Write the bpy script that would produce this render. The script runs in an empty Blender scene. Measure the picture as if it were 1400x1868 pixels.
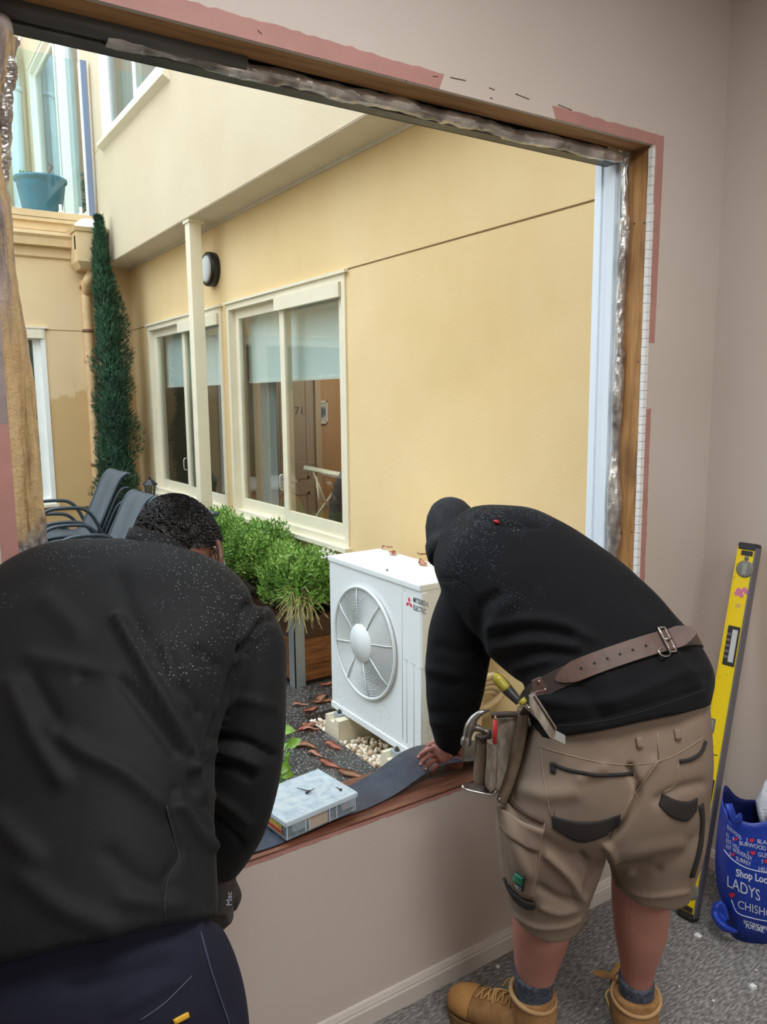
import bpy, bmesh, math, random
import numpy as np
from mathutils import Vector, Matrix, noise
from mathutils.bvhtree import BVHTree
random.seed(7); np.random.seed(7)
C = bpy.context.scene.collection
# ------------------------------------------------------------------ camera
CAM = np.array([0.0, -1.586, 1.64]); FPX = 1423.5
_yaw, _pitch, _roll = map(math.radians, (33.2297, -8.2802, -0.5697))
_f = np.array([math.sin(_yaw)*math.cos(_pitch), math.cos(_yaw)*math.cos(_pitch), math.sin(_pitch)])
_r = np.cross(_f, [0, 0, 1.0]); _r /= np.linalg.norm(_r)
_u = np.cross(_r, _f)
CR = math.cos(_roll)*_r + math.sin(_roll)*_u
CU = -math.sin(_roll)*_r + math.cos(_roll)*_u
CF = _f
cd = bpy.data.cameras.new('camera'); cd.sensor_fit = 'HORIZONTAL'; cd.sensor_width = 36.0
cd.lens = 36.0*FPX/1400.0; cd.clip_start = 0.02; cd.clip_end = 200
cam = bpy.data.objects.new('camera', cd); C.objects.link(cam)
cam.matrix_world = Matrix(((CR[0], CU[0], -CF[0], CAM[0]), (CR[1], CU[1], -CF[1], CAM[1]), (CR[2], CU[2], -CF[2], CAM[2]), (0, 0, 0, 1)))
bpy.context.scene.camera = cam
# ------------------------------------------------------------------ light, exposure
sc = bpy.context.scene
sc.view_settings.view_transform = 'Standard'; sc.view_settings.look = 'None'
sc.view_settings.gamma = 1.0; sc.view_settings.use_curve_mapping = False
sc.view_settings.exposure = 0.0
wd = bpy.data.worlds.new('overcast_sky'); sc.world = wd; wd.use_nodes = True
bg = wd.node_tree.nodes['Background']; bg.inputs[0].default_value = (0.77, 0.89, 1.0, 1); bg.inputs[1].default_value = 5.3
# standard overcast sky: zenith three times as bright as the horizon, all the way round
_wt = wd.node_tree; _tc = _wt.nodes.new('ShaderNodeTexCoord'); _sx = _wt.nodes.new('ShaderNodeSeparateXYZ'); _cl = _wt.nodes.new('ShaderNodeClamp'); _ma = _wt.nodes.new('ShaderNodeMath'); _ma.operation = 'MULTIPLY_ADD'
_ma.inputs[1].default_value = 5.3*2/3; _ma.inputs[2].default_value = 5.3/3
_wt.links.new(_tc.outputs['Generated'], _sx.inputs[0]); _wt.links.new(_sx.outputs[2], _cl.inputs[0]); _wt.links.new(_cl.outputs[0], _ma.inputs[0]); _wt.links.new(_ma.outputs[0], bg.inputs[1])
def area_light(name, loc, sx, sy, power, color=(0.97, 0.985, 1.0)):
    l = bpy.data.lights.new(name, 'AREA'); l.shape = 'RECTANGLE'; l.size = sx; l.size_y = sy; l.energy = power; l.color = color
    o = bpy.data.objects.new(name, l); C.objects.link(o); o.location = loc
    return o
PANELS = [(0.8, -1.35, 1.2, 0.6, 40), (0.9, -3.5, 1.2, 0.6, 38)]
for (x, y, sx, sy, p) in PANELS:
    area_light('ceiling_panel_lamp', (x, y, 2.95), sx*0.94, sy*0.94, p)
# ------------------------------------------------------------------ pixel helpers
def ray(px, py):
    return CR*((px-700)/FPX) - CU*((py-934)/FPX) + CF
def on(px, py, ax, val):
    d = ray(px, py); return CAM + d*((val-CAM[ax])/d[ax])
def onx(px, py, v): return on(px, py, 0, v)
def ony(px, py, v): return on(px, py, 1, v)
def onz(px, py, v): return on(px, py, 2, v)
def at(px, py, t): return CAM + ray(px, py)*t
def proj(P):
    P = np.asarray(P, float) - CAM; z = P @ CF
    return np.stack([700 + FPX*(P @ CR)/z, 934 - FPX*(P @ CU)/z], -1)
def nrm(v): v = np.asarray(v, float); return v/(np.linalg.norm(v)+1e-12)
# ------------------------------------------------------------------ materials
MATS = {}
def srgb(r, g, b):
    f = lambda c: (c/255/12.92) if c/255 <= 0.04045 else ((c/255+0.055)/1.055)**2.4
    return (f(r), f(g), f(b), 1)
class NT:
    def __init__(s, name):
        s.m = bpy.data.materials.new(name); s.m.use_nodes = True; s.t = s.m.node_tree
        s.b = s.t.nodes['Principled BSDF']; s.tc = s.t.nodes.new('ShaderNodeTexCoord')
    def n(s, typ, **kw):
        nd = s.t.nodes.new(typ)
        for k, v in kw.items():
            if k.startswith('_'): setattr(nd, k[1:], v)
            else: nd.inputs[k.replace('__', ' ')].default_value = v
        return nd
    def l(s, a, b): s.t.links.new(a, b)
    def mapped(s, scale=(1, 1, 1), rot=(0, 0, 0)):
        mp = s.n('ShaderNodeMapping'); mp.inputs['Scale'].default_value = scale; mp.inputs['Rotation'].default_value = rot
        s.l(s.tc.outputs['Object'], mp.inputs['Vector']); return mp.outputs[0]
    def noise(s, scale, detail=4, rough=0.55, vec=None):
        nd = s.n('ShaderNodeTexNoise'); nd.inputs['Scale'].default_value = scale; nd.inputs['Detail'].default_value = detail; nd.inputs['Roughness'].default_value = rough
        s.l(vec if vec is not None else s.tc.outputs['Object'], nd.inputs['Vector']); return nd.outputs['Fac']
    def vor(s, scale, vec=None, feature='F1'):
        nd = s.n('ShaderNodeTexVoronoi', _feature=feature); nd.inputs['Scale'].default_value = scale
        s.l(vec if vec is not None else s.tc.outputs['Object'], nd.inputs['Vector']); return nd.outputs['Distance']
    def ramp(s, fac, stops):
        nd = s.n('ShaderNodeValToRGB'); e = nd.color_ramp.elements
        while len(e) < len(stops): e.new(0.5)
        for i, (p, c) in enumerate(stops): e[i].position = p; e[i].color = c if len(c) == 4 else (*c, 1)
        s.l(fac, nd.inputs[0]); return nd.outputs[0]
    def mix(s, fac, a, b):
        nd = s.n('ShaderNodeMix', _data_type='RGBA')
        for sock, v in ((nd.inputs[0], fac), (nd.inputs[6], a), (nd.inputs[7], b)):
            if isinstance(v, (tuple, list)): sock.default_value = v
            elif isinstance(v, (int, float)): sock.default_value = v
            else: s.l(v, sock)
        return nd.outputs[2]
    def math(s, op, a, b=0.0):
        nd = s.n('ShaderNodeMath', _operation=op)
        for sock, v in ((nd.inputs[0], a), (nd.inputs[1], b)):
            if isinstance(v, (int, float)): sock.default_value = v
            else: s.l(v, sock)
        return nd.outputs[0]
    def xyz(s):
        nd = s.n('ShaderNodeSeparateXYZ'); s.l(s.tc.outputs['Object'], nd.inputs[0]); return nd.outputs
    def col(s, c):
        if isinstance(c, tuple): s.b.inputs['Base Color'].default_value = c
        else: s.l(c, s.b.inputs['Base Color'])
    def bump(s, h, strength=0.3, dist=0.01):
        nd = s.n('ShaderNodeBump'); nd.inputs['Strength'].default_value = strength; nd.inputs['Distance'].default_value = dist
        s.l(h, nd.inputs['Height']); s.l(nd.outputs[0], s.b.inputs['Normal'])
    def set(s, **kw):
        for k, v in kw.items(): s.b.inputs[k.replace('__', ' ')].default_value = v
def basic(name, c, rough=0.6, metal=0.0, var=0.0, vscale=8.0, bump=0.0, bscale=60.0, bdist=0.002, coat=0.0, spec=0.5, stretch=(1, 1, 1)):
    if name in MATS: return MATS[name]
    k = NT(name); k.set(Roughness=rough, Metallic=metal); k.b.inputs['Specular IOR Level'].default_value = spec
    k.b.inputs['Coat Weight'].default_value = coat
    vec = k.mapped(stretch)
    if var > 0:
        f = k.noise(vscale, 5, 0.6, vec)
        lo = tuple(max(0, x*(1-var)) for x in c[:3])+(1,); hi = tuple(min(1, x*(1+var)) for x in c[:3])+(1,)
        k.col(k.ramp(f, [(0.3, lo), (0.7, hi)]))
    else: k.col(c)
    if bump > 0: k.bump(k.noise(bscale, 4, 0.6, vec), bump, bdist)
    MATS[name] = k.m; return k.m
# ------------------------------------------------------------------ mesh helpers
def link(name, me, mat=None, parent=None, smooth=False):
    o = bpy.data.objects.new(name, me); C.objects.link(o)
    if mat is not None:
        me.materials.clear(); me.materials.append(mat)
    if smooth:
        me.polygons.foreach_set('use_smooth', [True]*len(me.polygons))
    if parent is not None:
        o.parent = parent
        top = parent
        loc = Vector((0, 0, 0)); p = parent
        M = Matrix.Identity(4); chain = []
        while p is not None: chain.append(p); p = p.parent
        for q in reversed(chain): M = M @ q.matrix_parent_inverse @ q.matrix_basis
        o.matrix_parent_inverse = M.inverted()
    return o
def from_bm(name, bm, mat=None, parent=None, smooth=False):
    me = bpy.data.meshes.new(name); bmesh.ops.recalc_face_normals(bm, faces=bm.faces); bm.to_mesh(me); bm.free()
    return link(name, me, mat, parent, smooth)
def root(name, loc, label, cat, group=None):
    o = bpy.data.objects.new(name, None); C.objects.link(o); o.location = loc; o.empty_display_size = 0.05
    return tag(o, label, cat, group)
def tag(o, label, cat, group=None):
    o['label'] = label; o['category'] = cat
    if group: o['group'] = group
    return o
def struct(o, label=None):
    o['kind'] = 'structure'
    if label: o['label'] = label
    return o
def stuff(o): o['kind'] = 'stuff'; return o
def box(bm, a, b, bevel=0.0):
    a = np.minimum(a, b), np.maximum(a, b); lo, hi = a
    vs = [bm.verts.new((x, y, z)) for x in (lo[0], hi[0]) for y in (lo[1], hi[1]) for z in (lo[2], hi[2])]
    fs = [bm.faces.new([vs[i] for i in q]) for q in ((0, 1, 3, 2), (4, 6, 7, 5), (0, 4, 5, 1), (2, 3, 7, 6), (0, 2, 6, 4), (1, 5, 7, 3))]
    if bevel > 0:
        es = {e for f in fs for e in f.edges}
        bmesh.ops.bevel(bm, geom=list(es), offset=bevel, segments=2, affect='EDGES', profile=0.6)
    return vs
def boxo(name, a, b, mat, parent=None, bevel=0.0, smooth=False):
    bm = bmesh.new(); box(bm, np.array(a, float), np.array(b, float), bevel); return from_bm(name, bm, mat, parent, smooth)
def obox(bm, c, ax, ay, az):
    "oriented box, half-vectors"
    c, ax, ay, az = map(lambda v: np.asarray(v, float), (c, ax, ay, az))
    vs = [bm.verts.new(c+i*ax+j*ay+k*az) for i in (-1, 1) for j in (-1, 1) for k in (-1, 1)]
    for q in ((0, 1, 3, 2), (4, 6, 7, 5), (0, 4, 5, 1), (2, 3, 7, 6), (0, 2, 6, 4), (1, 5, 7, 3)): bm.faces.new([vs[i] for i in q])
    return vs
def prism(bm, pts, d):
    "pts: 3D polygon, extruded by d"
    d = np.asarray(d, float); a = [bm.verts.new(p) for p in pts]; b = [bm.verts.new(np.asarray(p)+d) for p in pts]
    bm.faces.new(a); bm.faces.new(b[::-1])
    n = len(pts)
    for i in range(n): bm.faces.new((a[i], b[i], b[(i+1) % n], a[(i+1) % n]))
def catmull(P, sub):
    P = np.asarray(P, float)
    if len(P) < 3 or sub <= 1: return P
    Q = np.vstack([2*P[0]-P[1], P, 2*P[-1]-P[-2]]); out = []
    for i in range(1, len(Q)-2):
        p0, p1, p2, p3 = Q[i-1:i+3]
        for k in range(sub):
            t = k/sub
            out.append(0.5*((2*p1)+(-p0+p2)*t+(2*p0-5*p1+4*p2-p3)*t*t+(-p0+3*p1-3*p2+p3)*t**3))
    out.append(P[-1]); return np.array(out)
def rings(bm, R, close=False, caps=True):
    "R: list of rings (n,3)"
    V = [[bm.verts.new(p) for p in ring] for ring in R]; n = len(V[0])
    m = len(V) if close else len(V)-1
    for i in range(m):
        A, B = V[i], V[(i+1) % len(V)]
        for j in range(n): bm.faces.new((A[j], A[(j+1) % n], B[(j+1) % n], B[j]))
    if caps and not close:
        bm.faces.new(V[0][::-1]); bm.faces.new(V[-1])
def tube(bm, P, r, n=10, sub=1, closed=False, caps=True, flat=1.0, ref=None):
    P = catmull(P, sub); m = len(P)
    if np.isscalar(r): r = np.full(m, r)
    else:
        r = np.asarray(r, float)
        if len(r) != m: r = np.interp(np.linspace(0, 1, m), np.linspace(0, 1, len(r)), r)
    T = np.roll(P, -1, 0)-np.roll(P, 1, 0)
    if not closed: T[0] = P[1]-P[0]; T[-1] = P[-1]-P[-2]
    T /= np.linalg.norm(T, axis=1)[:, None]+1e-12
    u = np.cross(T[0], ref if ref is not None else ([0, 0, 1] if abs(T[0][2]) < 0.9 else [1, 0, 0])); u = nrm(u); R = []
    for i in range(m):
        u = nrm(u-T[i]*(u @ T[i])); v = np.cross(T[i], u)
        a = np.arange(n)*2*math.pi/n
        R.append(P[i]+r[i]*(np.cos(a)[:, None]*u+flat*np.sin(a)[:, None]*v))
    rings(bm, R, closed, caps)
def tubeo(name, P, r, mat, parent=None, n=10, sub=1, closed=False, flat=1.0, ref=None):
    bm = bmesh.new(); tube(bm, P, r, n, sub, closed, True, flat, ref); return from_bm(name, bm, mat, parent, True)
def lathe(bm, c, axis, prof, n=24, ref=(0, 0, 1)):
    "prof list of (radius, height along axis)"
    c = np.asarray(c, float); axis = nrm(axis); ref = np.asarray(ref, float)
    if abs(axis @ ref) > 0.95: ref = np.array([1.0, 0, 0])
    u = nrm(np.cross(axis, ref)); v = np.cross(axis, u); a = np.arange(n)*2*math.pi/n
    rings(bm, [c+axis*h+max(r, 1e-4)*(np.cos(a)[:, None]*u+np.sin(a)[:, None]*v) for r, h in prof])
def ellipsoid(bm, c, ax, ay, az, n=16, m=10):
    c, ax, ay, az = (np.asarray(v, float) for v in (c, ax, ay, az)); R = []
    a = np.arange(n)*2*math.pi/n
    for i in range(m+1):
        ph = math.pi*(i/m); s = max(math.sin(ph), 0.02)
        R.append(c+az*math.cos(ph)+s*(np.cos(a)[:, None]*ax+np.sin(a)[:, None]*ay))
    rings(bm, R)
def sec(L, R, t, b, n=2.2):
    "section from its left/right outline pixels at forward depth t, half depth b"
    l, r = at(*L, t), at(*R, t); return np.concatenate([(l+r)/2, (r-l)/2, [b, n]])
def loft(bm, S, n=28, sub=4, scale=1.0):
    S = catmull(np.array(S), sub); cen = S[:, :3]; R = []
    T = np.gradient(cen, axis=0)
    for i in range(len(S)):
        w = S[i, 3:6]*scale; tn = nrm(T[i]); d = nrm(np.cross(tn, w))*S[i, 6]*scale
        a = np.arange(n)*2*math.pi/n; e = 2.0/S[i, 7]
        ca = np.sign(np.cos(a))*np.abs(np.cos(a))**e; sa = np.sign(np.sin(a))*np.abs(np.sin(a))**e
        R.append(cen[i]+ca[:, None]*w+sa[:, None]*d)
    rings(bm, R)
def evalmesh(o, name):
    dg = bpy.context.evaluated_depsgraph_get(); me = bpy.data.meshes.new_from_object(o.evaluated_get(dg)); me.name = name
    return me
def fuse(name, bm, voxel=0.008, smooth=6, fac=0.5):
    bmesh.ops.recalc_face_normals(bm, faces=bm.faces)
    me = bpy.data.meshes.new('tmp'); bm.to_mesh(me); bm.free(); o = bpy.data.objects.new('tmp', me); C.objects.link(o)
    r = o.modifiers.new('r', 'REMESH'); r.mode = 'VOXEL'; r.voxel_size = voxel; r.adaptivity = 0
    s = o.modifiers.new('s', 'SMOOTH'); s.factor = fac; s.iterations = smooth
    bpy.context.view_layer.update(); out = evalmesh(o, name)
    bpy.data.objects.remove(o); bpy.data.meshes.remove(me); out.materials.clear(); return out
def vdata(me):
    n = len(me.vertices); co = np.empty(n*3, np.float32); me.vertices.foreach_get('co', co)
    no = np.empty(n*3, np.float32); me.vertices.foreach_get('normal', no)
    return co.reshape(-1, 3).astype(float), no.reshape(-1, 3).astype(float)
def setco(me, co): me.vertices.foreach_set('co', co.astype(np.float32).ravel()); me.update()
def segdist(P, poly):
    "distance of 2D points to polyline"
    best = np.full(len(P), 1e9); poly = np.asarray(poly, float)
    for a, b in zip(poly[:-1], poly[1:]):
        ab = b-a; t = np.clip(((P-a) @ ab)/(ab @ ab+1e-9), 0, 1); best = np.minimum(best, np.linalg.norm(P-a-t[:, None]*ab, axis=1))
    return best
def sculpt(me, folds, wr=None):
    "folds: (pixel polyline, width px, height m): ridges and creases raised on the near side of the surface"
    co, no = vdata(me); px = proj(co); view = co-CAM; view /= np.linalg.norm(view, axis=1)[:, None]
    face = np.clip(-(view*no).sum(1)*2.5+0.15, 0, 1); d = np.zeros(len(co))
    for poly, w, h in folds:
        pl = catmull(poly, 4) if len(poly) > 2 else np.array(poly, float)
        q = segdist(px, pl)/w; end = 1.0
        d += h*np.exp(-q*q)*end
    d *= face
    if wr:
        sc_, amp = wr
        d += amp*np.array([noise.noise(Vector(c*sc_)) for c in co])
    setco(me, co+no*d[:, None])
def bvh_of(me):
    co, _ = vdata(me); return BVHTree.FromPolygons([Vector(c) for c in co], [list(p.vertices) for p in me.polygons])
def cast(bv, px, py):
    d = Vector(nrm(ray(px, py))); h = bv.ray_cast(Vector(CAM), d)
    if h[0] is None:
        h2 = bv.find_nearest(Vector(at(px, py, 1.85))); return np.array(h2[0]), np.array(h2[1])
    n = np.array(h[1]); 
    if n @ np.array(d) > 0: n = -n
    return np.array(h[0]), n
def patch(name, bv, top, bot, n, m, off, mat, parent, thick=0.002, smooth=True):
    "cloth patch between two pixel polylines, laid on a surface"
    A = catmull(top, 6); B = catmull(bot, 6)
    rs = lambda P: np.stack([np.interp(np.linspace(0, 1, n), np.linspace(0, 1, len(P)), P[:, k]) for k in (0, 1)], -1)
    A, B = rs(A), rs(B); bm = bmesh.new(); F, K = [], []
    for j in range(m):
        row, rowb = [], []
        for i in range(n):
            q = A[i]+(B[i]-A[i])*j/(m-1); p, nn = cast(bv, *q)
            row.append(bm.verts.new(p+nn*(off+thick))); rowb.append(bm.verts.new(p-nn*0.003))
        F.append(row); K.append(rowb)
    for j in range(m-1):
        for i in range(n-1):
            bm.faces.new((F[j][i], F[j][i+1], F[j+1][i+1], F[j+1][i])); bm.faces.new((K[j][i], K[j+1][i], K[j+1][i+1], K[j][i+1]))
    for i in range(n-1):
        bm.faces.new((F[0][i], K[0][i], K[0][i+1], F[0][i+1])); bm.faces.new((F[-1][i], F[-1][i+1], K[-1][i+1], K[-1][i]))
    for j in range(m-1):
        bm.faces.new((F[j][0], F[j+1][0], K[j+1][0], K[j][0])); bm.faces.new((F[j][-1], K[j][-1], K[j+1][-1], F[j+1][-1]))
    return from_bm(name, bm, mat, parent, smooth)
def seam(name, bv, poly, r, mat, parent, off=0.0005, sub=5, n=5):
    pts = [cast(bv, *q) for q in catmull(poly, sub)]
    return tubeo(name, [p+nn*off for p, nn in pts], r, mat, parent, n=n)
def ring_on(bv, c, normal, k=64, off=0.003, up=None):
    "closed curve where a plane through c meets a surface"
    normal = nrm(normal); u = nrm(np.cross(normal, [0.3, 0.2, 1])); v = np.cross(normal, u); out = []
    for i in range(k):
        a = 2*math.pi*i/k; d = math.cos(a)*u+math.sin(a)*v
        h = bv.ray_cast(Vector(c+d*0.6), Vector(-d))
        out.append((np.array(h[0])+d*off, d) if h[0] is not None else (c+d*0.18, d))
    return out
def textmesh(s, size, extrude=0.0, font_scale=1.0, bold=0.0):
    cu = bpy.data.curves.new('t', 'FONT'); cu.body = s; cu.size = size; cu.extrude = extrude; cu.offset = bold; cu.resolution_u = 3
    o = bpy.data.objects.new('t', cu); C.objects.link(o); bpy.context.view_layer.update(); me = evalmesh(o, 'lettering')
    bpy.data.objects.remove(o); bpy.data.curves.remove(cu); return me
def text_flat(name, s, size, origin, u, v, mat, parent, lift=0.0006, fit=None, bold=0.0):
    me = textmesh(s, size, 0.0, 1.0, bold); co, _ = vdata(me); u, v = nrm(u), nrm(v); n = np.cross(u, v)
    if fit: co[:, 0] *= fit/max(1e-6, co[:, 0].max())
    setco(me, np.asarray(origin)+co[:, :1]*u+co[:, 1:2]*v+n*lift); return link(name, me, mat, parent)
# ================================================================== materials of the place
def mk(name, fn):
    k = NT(name); fn(k); MATS[name] = k.m; return k.m
def f_paint(k):
    k.set(Roughness=0.55); k.col(k.ramp(k.noise(1.3, 3), [(0.35, srgb(196, 183, 172)), (0.7, srgb(203, 191, 181))])); k.bump(k.noise(240, 2), 0.05, 0.001)
M_PAINT = mk('room_paint', f_paint)
M_CEIL = basic('ceiling_paint', srgb(225, 222, 215), 0.7)
M_PINK = basic('old_pink_paint', srgb(176, 128, 118), 0.6, var=0.08, vscale=14, bump=0.15, bscale=90)
M_PLASTER = basic('white_plaster', srgb(228, 226, 222), 0.85, var=0.06, vscale=60, bump=0.5, bscale=120, bdist=0.003)
M_SKIRT = basic('skirting_paint', srgb(206, 196, 186), 0.45, var=0.03, vscale=5)
def f_timber(k):
    v = k.mapped((30, 30, 2.2)); n = k.noise(1.6, 6, 0.62, v); st = k.noise(3.1, 3)
    c = k.ramp(n, [(0.25, srgb(110, 72, 36)), (0.5, srgb(168, 120, 68)), (0.78, srgb(196, 150, 92))])
    dark = k.ramp(st, [(0.36, (0.45, 0.42, 0.36, 1)), (0.52, (1, 1, 1, 1))])
    m = k.n('ShaderNodeMix', _data_type='RGBA', _blend_type='MULTIPLY'); m.inputs[0].default_value = 0.8; k.l(c, m.inputs[6]); k.l(dark, m.inputs[7]); k.col(m.outputs[2])
    k.set(Roughness=0.7); k.bump(n, 0.25, 0.002)
M_TIMBER = mk('pine_upright', f_timber)
def f_timberx(k):
    v = k.mapped((2.2, 30, 30)); n = k.noise(1.6, 6, 0.62, v)
    k.col(k.ramp(n, [(0.25, srgb(122, 84, 46)), (0.5, srgb(170, 126, 78)), (0.78, srgb(188, 146, 96))])); k.set(Roughness=0.7); k.bump(n, 0.2, 0.002)
M_TIMBERX = mk('pine_lengthwise', f_timberx)
def f_sillwood(k):
    v = k.mapped((3, 40, 40)); n = k.noise(1.8, 6, 0.65, v)
    k.col(k.ramp(n, [(0.3, srgb(60, 32, 24)), (0.55, srgb(112, 66, 46)), (0.75, srgb(150, 104, 88))])); k.set(Roughness=0.42); k.bump(n, 0.5, 0.004)
M_SILLWOOD = mk('stained_sill_timber', f_sillwood)
def f_carpet(k):
    v = k.mapped((45, 170, 1), (0, 0, math.radians(14))); n = k.noise(1.0, 3, 0.6, v); n2 = k.noise(420, 2)
    a = k.ramp(n, [(0.36, srgb(74, 72, 70)), (0.5, srgb(120, 117, 113)), (0.64, srgb(164, 161, 156))])
    k.col(k.mix(0.22, a, k.ramp(n2, [(0.3, srgb(70, 68, 66)), (0.7, srgb(170, 167, 162))]))); k.set(Roughness=0.95); k.bump(n2, 0.5, 0.004)
M_CARPET = mk('loop_carpet', f_carpet)
def render_wall(name, base, lo, hi, stain=None):
    def f(k):
        X = k.xyz(); big = k.noise(0.9, 4, 0.6); v = k.mapped((9, 9, 0.7)); run = k.noise(1.0, 4, 0.6, v)
        c = k.ramp(big, [(0.3, lo), (0.7, hi)])
        c = k.mix(k.math('MULTIPLY', run, 0.35), c, base)
        if stain is not None:
            q = k.math('ADD', X[2], k.math('MULTIPLY', k.noise(2.2, 5, 0.65), 2.2)); g = k.ramp(q, [(0.0, (1, 1, 1, 1)), (1, (0, 0, 0, 1))])
            mr = k.n('ShaderNodeMapRange'); k.l(q, mr.inputs[0]); mr.inputs[1].default_value = stain[0]; mr.inputs[2].default_value = stain[0]+0.12; mr.inputs[3].default_value = 1; mr.inputs[4].default_value = 0
            c = k.mix(k.math('MULTIPLY', mr.outputs[0], stain[1]), c, stain[2])
        k.col(c); k.set(Roughness=0.85); k.bump(k.noise(90, 4, 0.7), 0.35, 0.004)
    return mk(name, f)
M_OCHRE = render_wall('ochre_render', srgb(231, 202, 150), srgb(222, 189, 132), srgb(234, 206, 158))
M_CREAM = render_wall('cream_render', srgb(208, 190, 159), srgb(202, 183, 150), srgb(212, 195, 165))
M_FARW = render_wall('tan_render', srgb(226, 198, 152), srgb(220, 190, 144), srgb(230, 204, 162), (2.7, 0.75, srgb(200, 162, 104)))
M_SOFFIT = basic('soffit_paint', srgb(214, 204, 184), 0.8, var=0.05, vscale=3)
M_CREAMP = basic('cream_enamel', srgb(232, 222, 196), 0.4, var=0.04, vscale=6)
M_TANP = basic('tan_enamel', srgb(221, 192, 146), 0.45, var=0.06, vscale=6)
M_WHITEP = basic('white_enamel', srgb(238, 238, 232), 0.35, var=0.03, vscale=5)
M_BLUEWH = basic('bluish_white_pvc', srgb(226, 234, 240), 0.4)
M_DARK = basic('dark_void', srgb(30, 29, 28), 0.8)
M_STEEL = basic('dark_steel', srgb(92, 92, 88), 0.45, 0.7, var=0.3, vscale=12, bump=0.3, bscale=30)
def f_foil(k):
    n = k.noise(30, 4, 0.6); w = k.noise(9, 3)
    k.col(k.ramp(w, [(0.35, srgb(140, 132, 126)), (0.6, srgb(222, 218, 212))])); k.set(Metallic=0.6, Roughness=0.3); k.bump(n, 0.35, 0.01)
M_FOIL = mk('crumpled_foil', f_foil)
def f_glass(k):
    k.set(Roughness=0.02, IOR=1.45); k.b.inputs['Transmission Weight'].default_value = 1.0; k.col((0.93, 0.96, 0.95, 1))
def thin_glass(name, tint, refl):
    m = bpy.data.materials.new(name); m.use_nodes = True; t = m.node_tree; t.nodes.clear()
    o = t.nodes.new('ShaderNodeOutputMaterial'); mx = t.nodes.new('ShaderNodeMixShader'); tr = t.nodes.new('ShaderNodeBsdfTransparent'); gl = t.nodes.new('ShaderNodeBsdfGlossy')
    fr = t.nodes.new('ShaderNodeLayerWeight'); fr.inputs[0].default_value = 0.5
    pw = t.nodes.new('ShaderNodeMath'); pw.operation = 'POWER'; pw.inputs[1].default_value = 3.5; t.links.new(fr.outputs['Facing'], pw.inputs[0])
    mu = t.nodes.new('ShaderNodeMath'); mu.operation = 'MULTIPLY_ADD'; mu.inputs[1].default_value = 0.5; mu.inputs[2].default_value = refl; mu.use_clamp = True
    tr.inputs[0].default_value = tint; gl.inputs[0].default_value = (1, 1, 1, 1); gl.inputs[1].default_value = 0.02
    t.links.new(pw.outputs[0], mu.inputs[0]); t.links.new(mu.outputs[0], mx.inputs[0]); t.links.new(tr.outputs[0], mx.inputs[1]); t.links.new(gl.outputs[0], mx.inputs[2]); t.links.new(mx.outputs[0], o.inputs[0])
    MATS[name] = m; return m
M_GLASS = thin_glass('window_glass', (0.9, 0.93, 0.91, 1), 0.03)
M_BGLASS = thin_glass('balustrade_glass', (0.84, 0.93, 0.92, 1), 0.05)
def f_asphalt(k):
    v = k.vor(95); sp = k.ramp(v, [(0.22, (1, 1, 1, 1)), (0.32, (0, 0, 0, 1))]); keep = k.ramp(k.noise(60, 3), [(0.45, (0, 0, 0, 1)), (0.50, (1, 1, 1, 1))])
    m = k.n('ShaderNodeMath', _operation='MULTIPLY'); k.l(sp, m.inputs[0]); k.l(keep, m.inputs[1])
    base = k.ramp(k.noise(5, 4), [(0.35, srgb(44, 43, 42)), (0.7, srgb(70, 68, 66))])
    k.col(k.mix(m.outputs[0], base, srgb(205, 200, 190))); wet = k.ramp(k.noise(3.4, 3), [(0.42, (0.12,)*3), (0.6, (0.5,)*3)]); k.l(wet, k.b.inputs['Roughness'])
    k.bump(k.noise(160, 3), 0.4, 0.004)
M_ASPHALT = mk('wet_aggregate_paving', f_asphalt)
M_SOIL = basic('wet_soil', srgb(70, 54, 44), 0.8, var=0.3, vscale=30, bump=0.8, bscale=50, bdist=0.01)
def crumple(o, amps, seed=0, st=(1, 1, 1)):
    co, no = vdata(o.data); d = np.zeros(len(co)); cs_ = co*np.array(st)
    for f, a in amps: d += np.array([a*(1-2.6*abs(noise.noise(Vector(c*f)+Vector((seed, seed*2, 1))))) for c in cs_])
    setco(o.data, co+no*d[:, None]); return o
# ================================================================== the room
OX0, OX1, OZ0, OZ1 = 0.216, 2.0, 0.576, 2.37
XR, XL, YB, ZC = 2.343, -2.2, -4.6, 3.0
struct(boxo('floor', (XL, YB, -0.1), (XR, 0.0, 0.0), M_CARPET), 'grey flecked loop carpet of the room')
struct(boxo('ceiling', (XL-0.1, YB-0.1, ZC), (XR+0.1, 0.1, ZC+0.12), M_CEIL))
struct(boxo('wall_right', (XR, YB, -0.1), (XR+0.1, 0.0, ZC), M_PAINT))
struct(boxo('wall_left', (XL-0.1, YB, -0.1), (XL, 0.0, ZC), M_PAINT))
struct(boxo('wall_back', (XL-0.1, YB-0.1, -0.1), (XR+0.1, YB, ZC), M_PAINT))
bm = bmesh.new()
for a, b in (((XL-0.1, 0, -0.1), (OX0, 0.012, ZC)), ((OX1, 0, -0.1), (XR+0.1, 0.012, ZC)), ((OX0, 0, -0.1), (OX1, 0.012, OZ0)), ((OX0, 0, OZ1), (OX1, 0.012, ZC))): box(bm, np.array(a), np.array(b))
wall_front = struct(from_bm('wall_front', bm, M_PAINT), 'beige painted plasterboard wall with the window hole cut into it')
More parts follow.
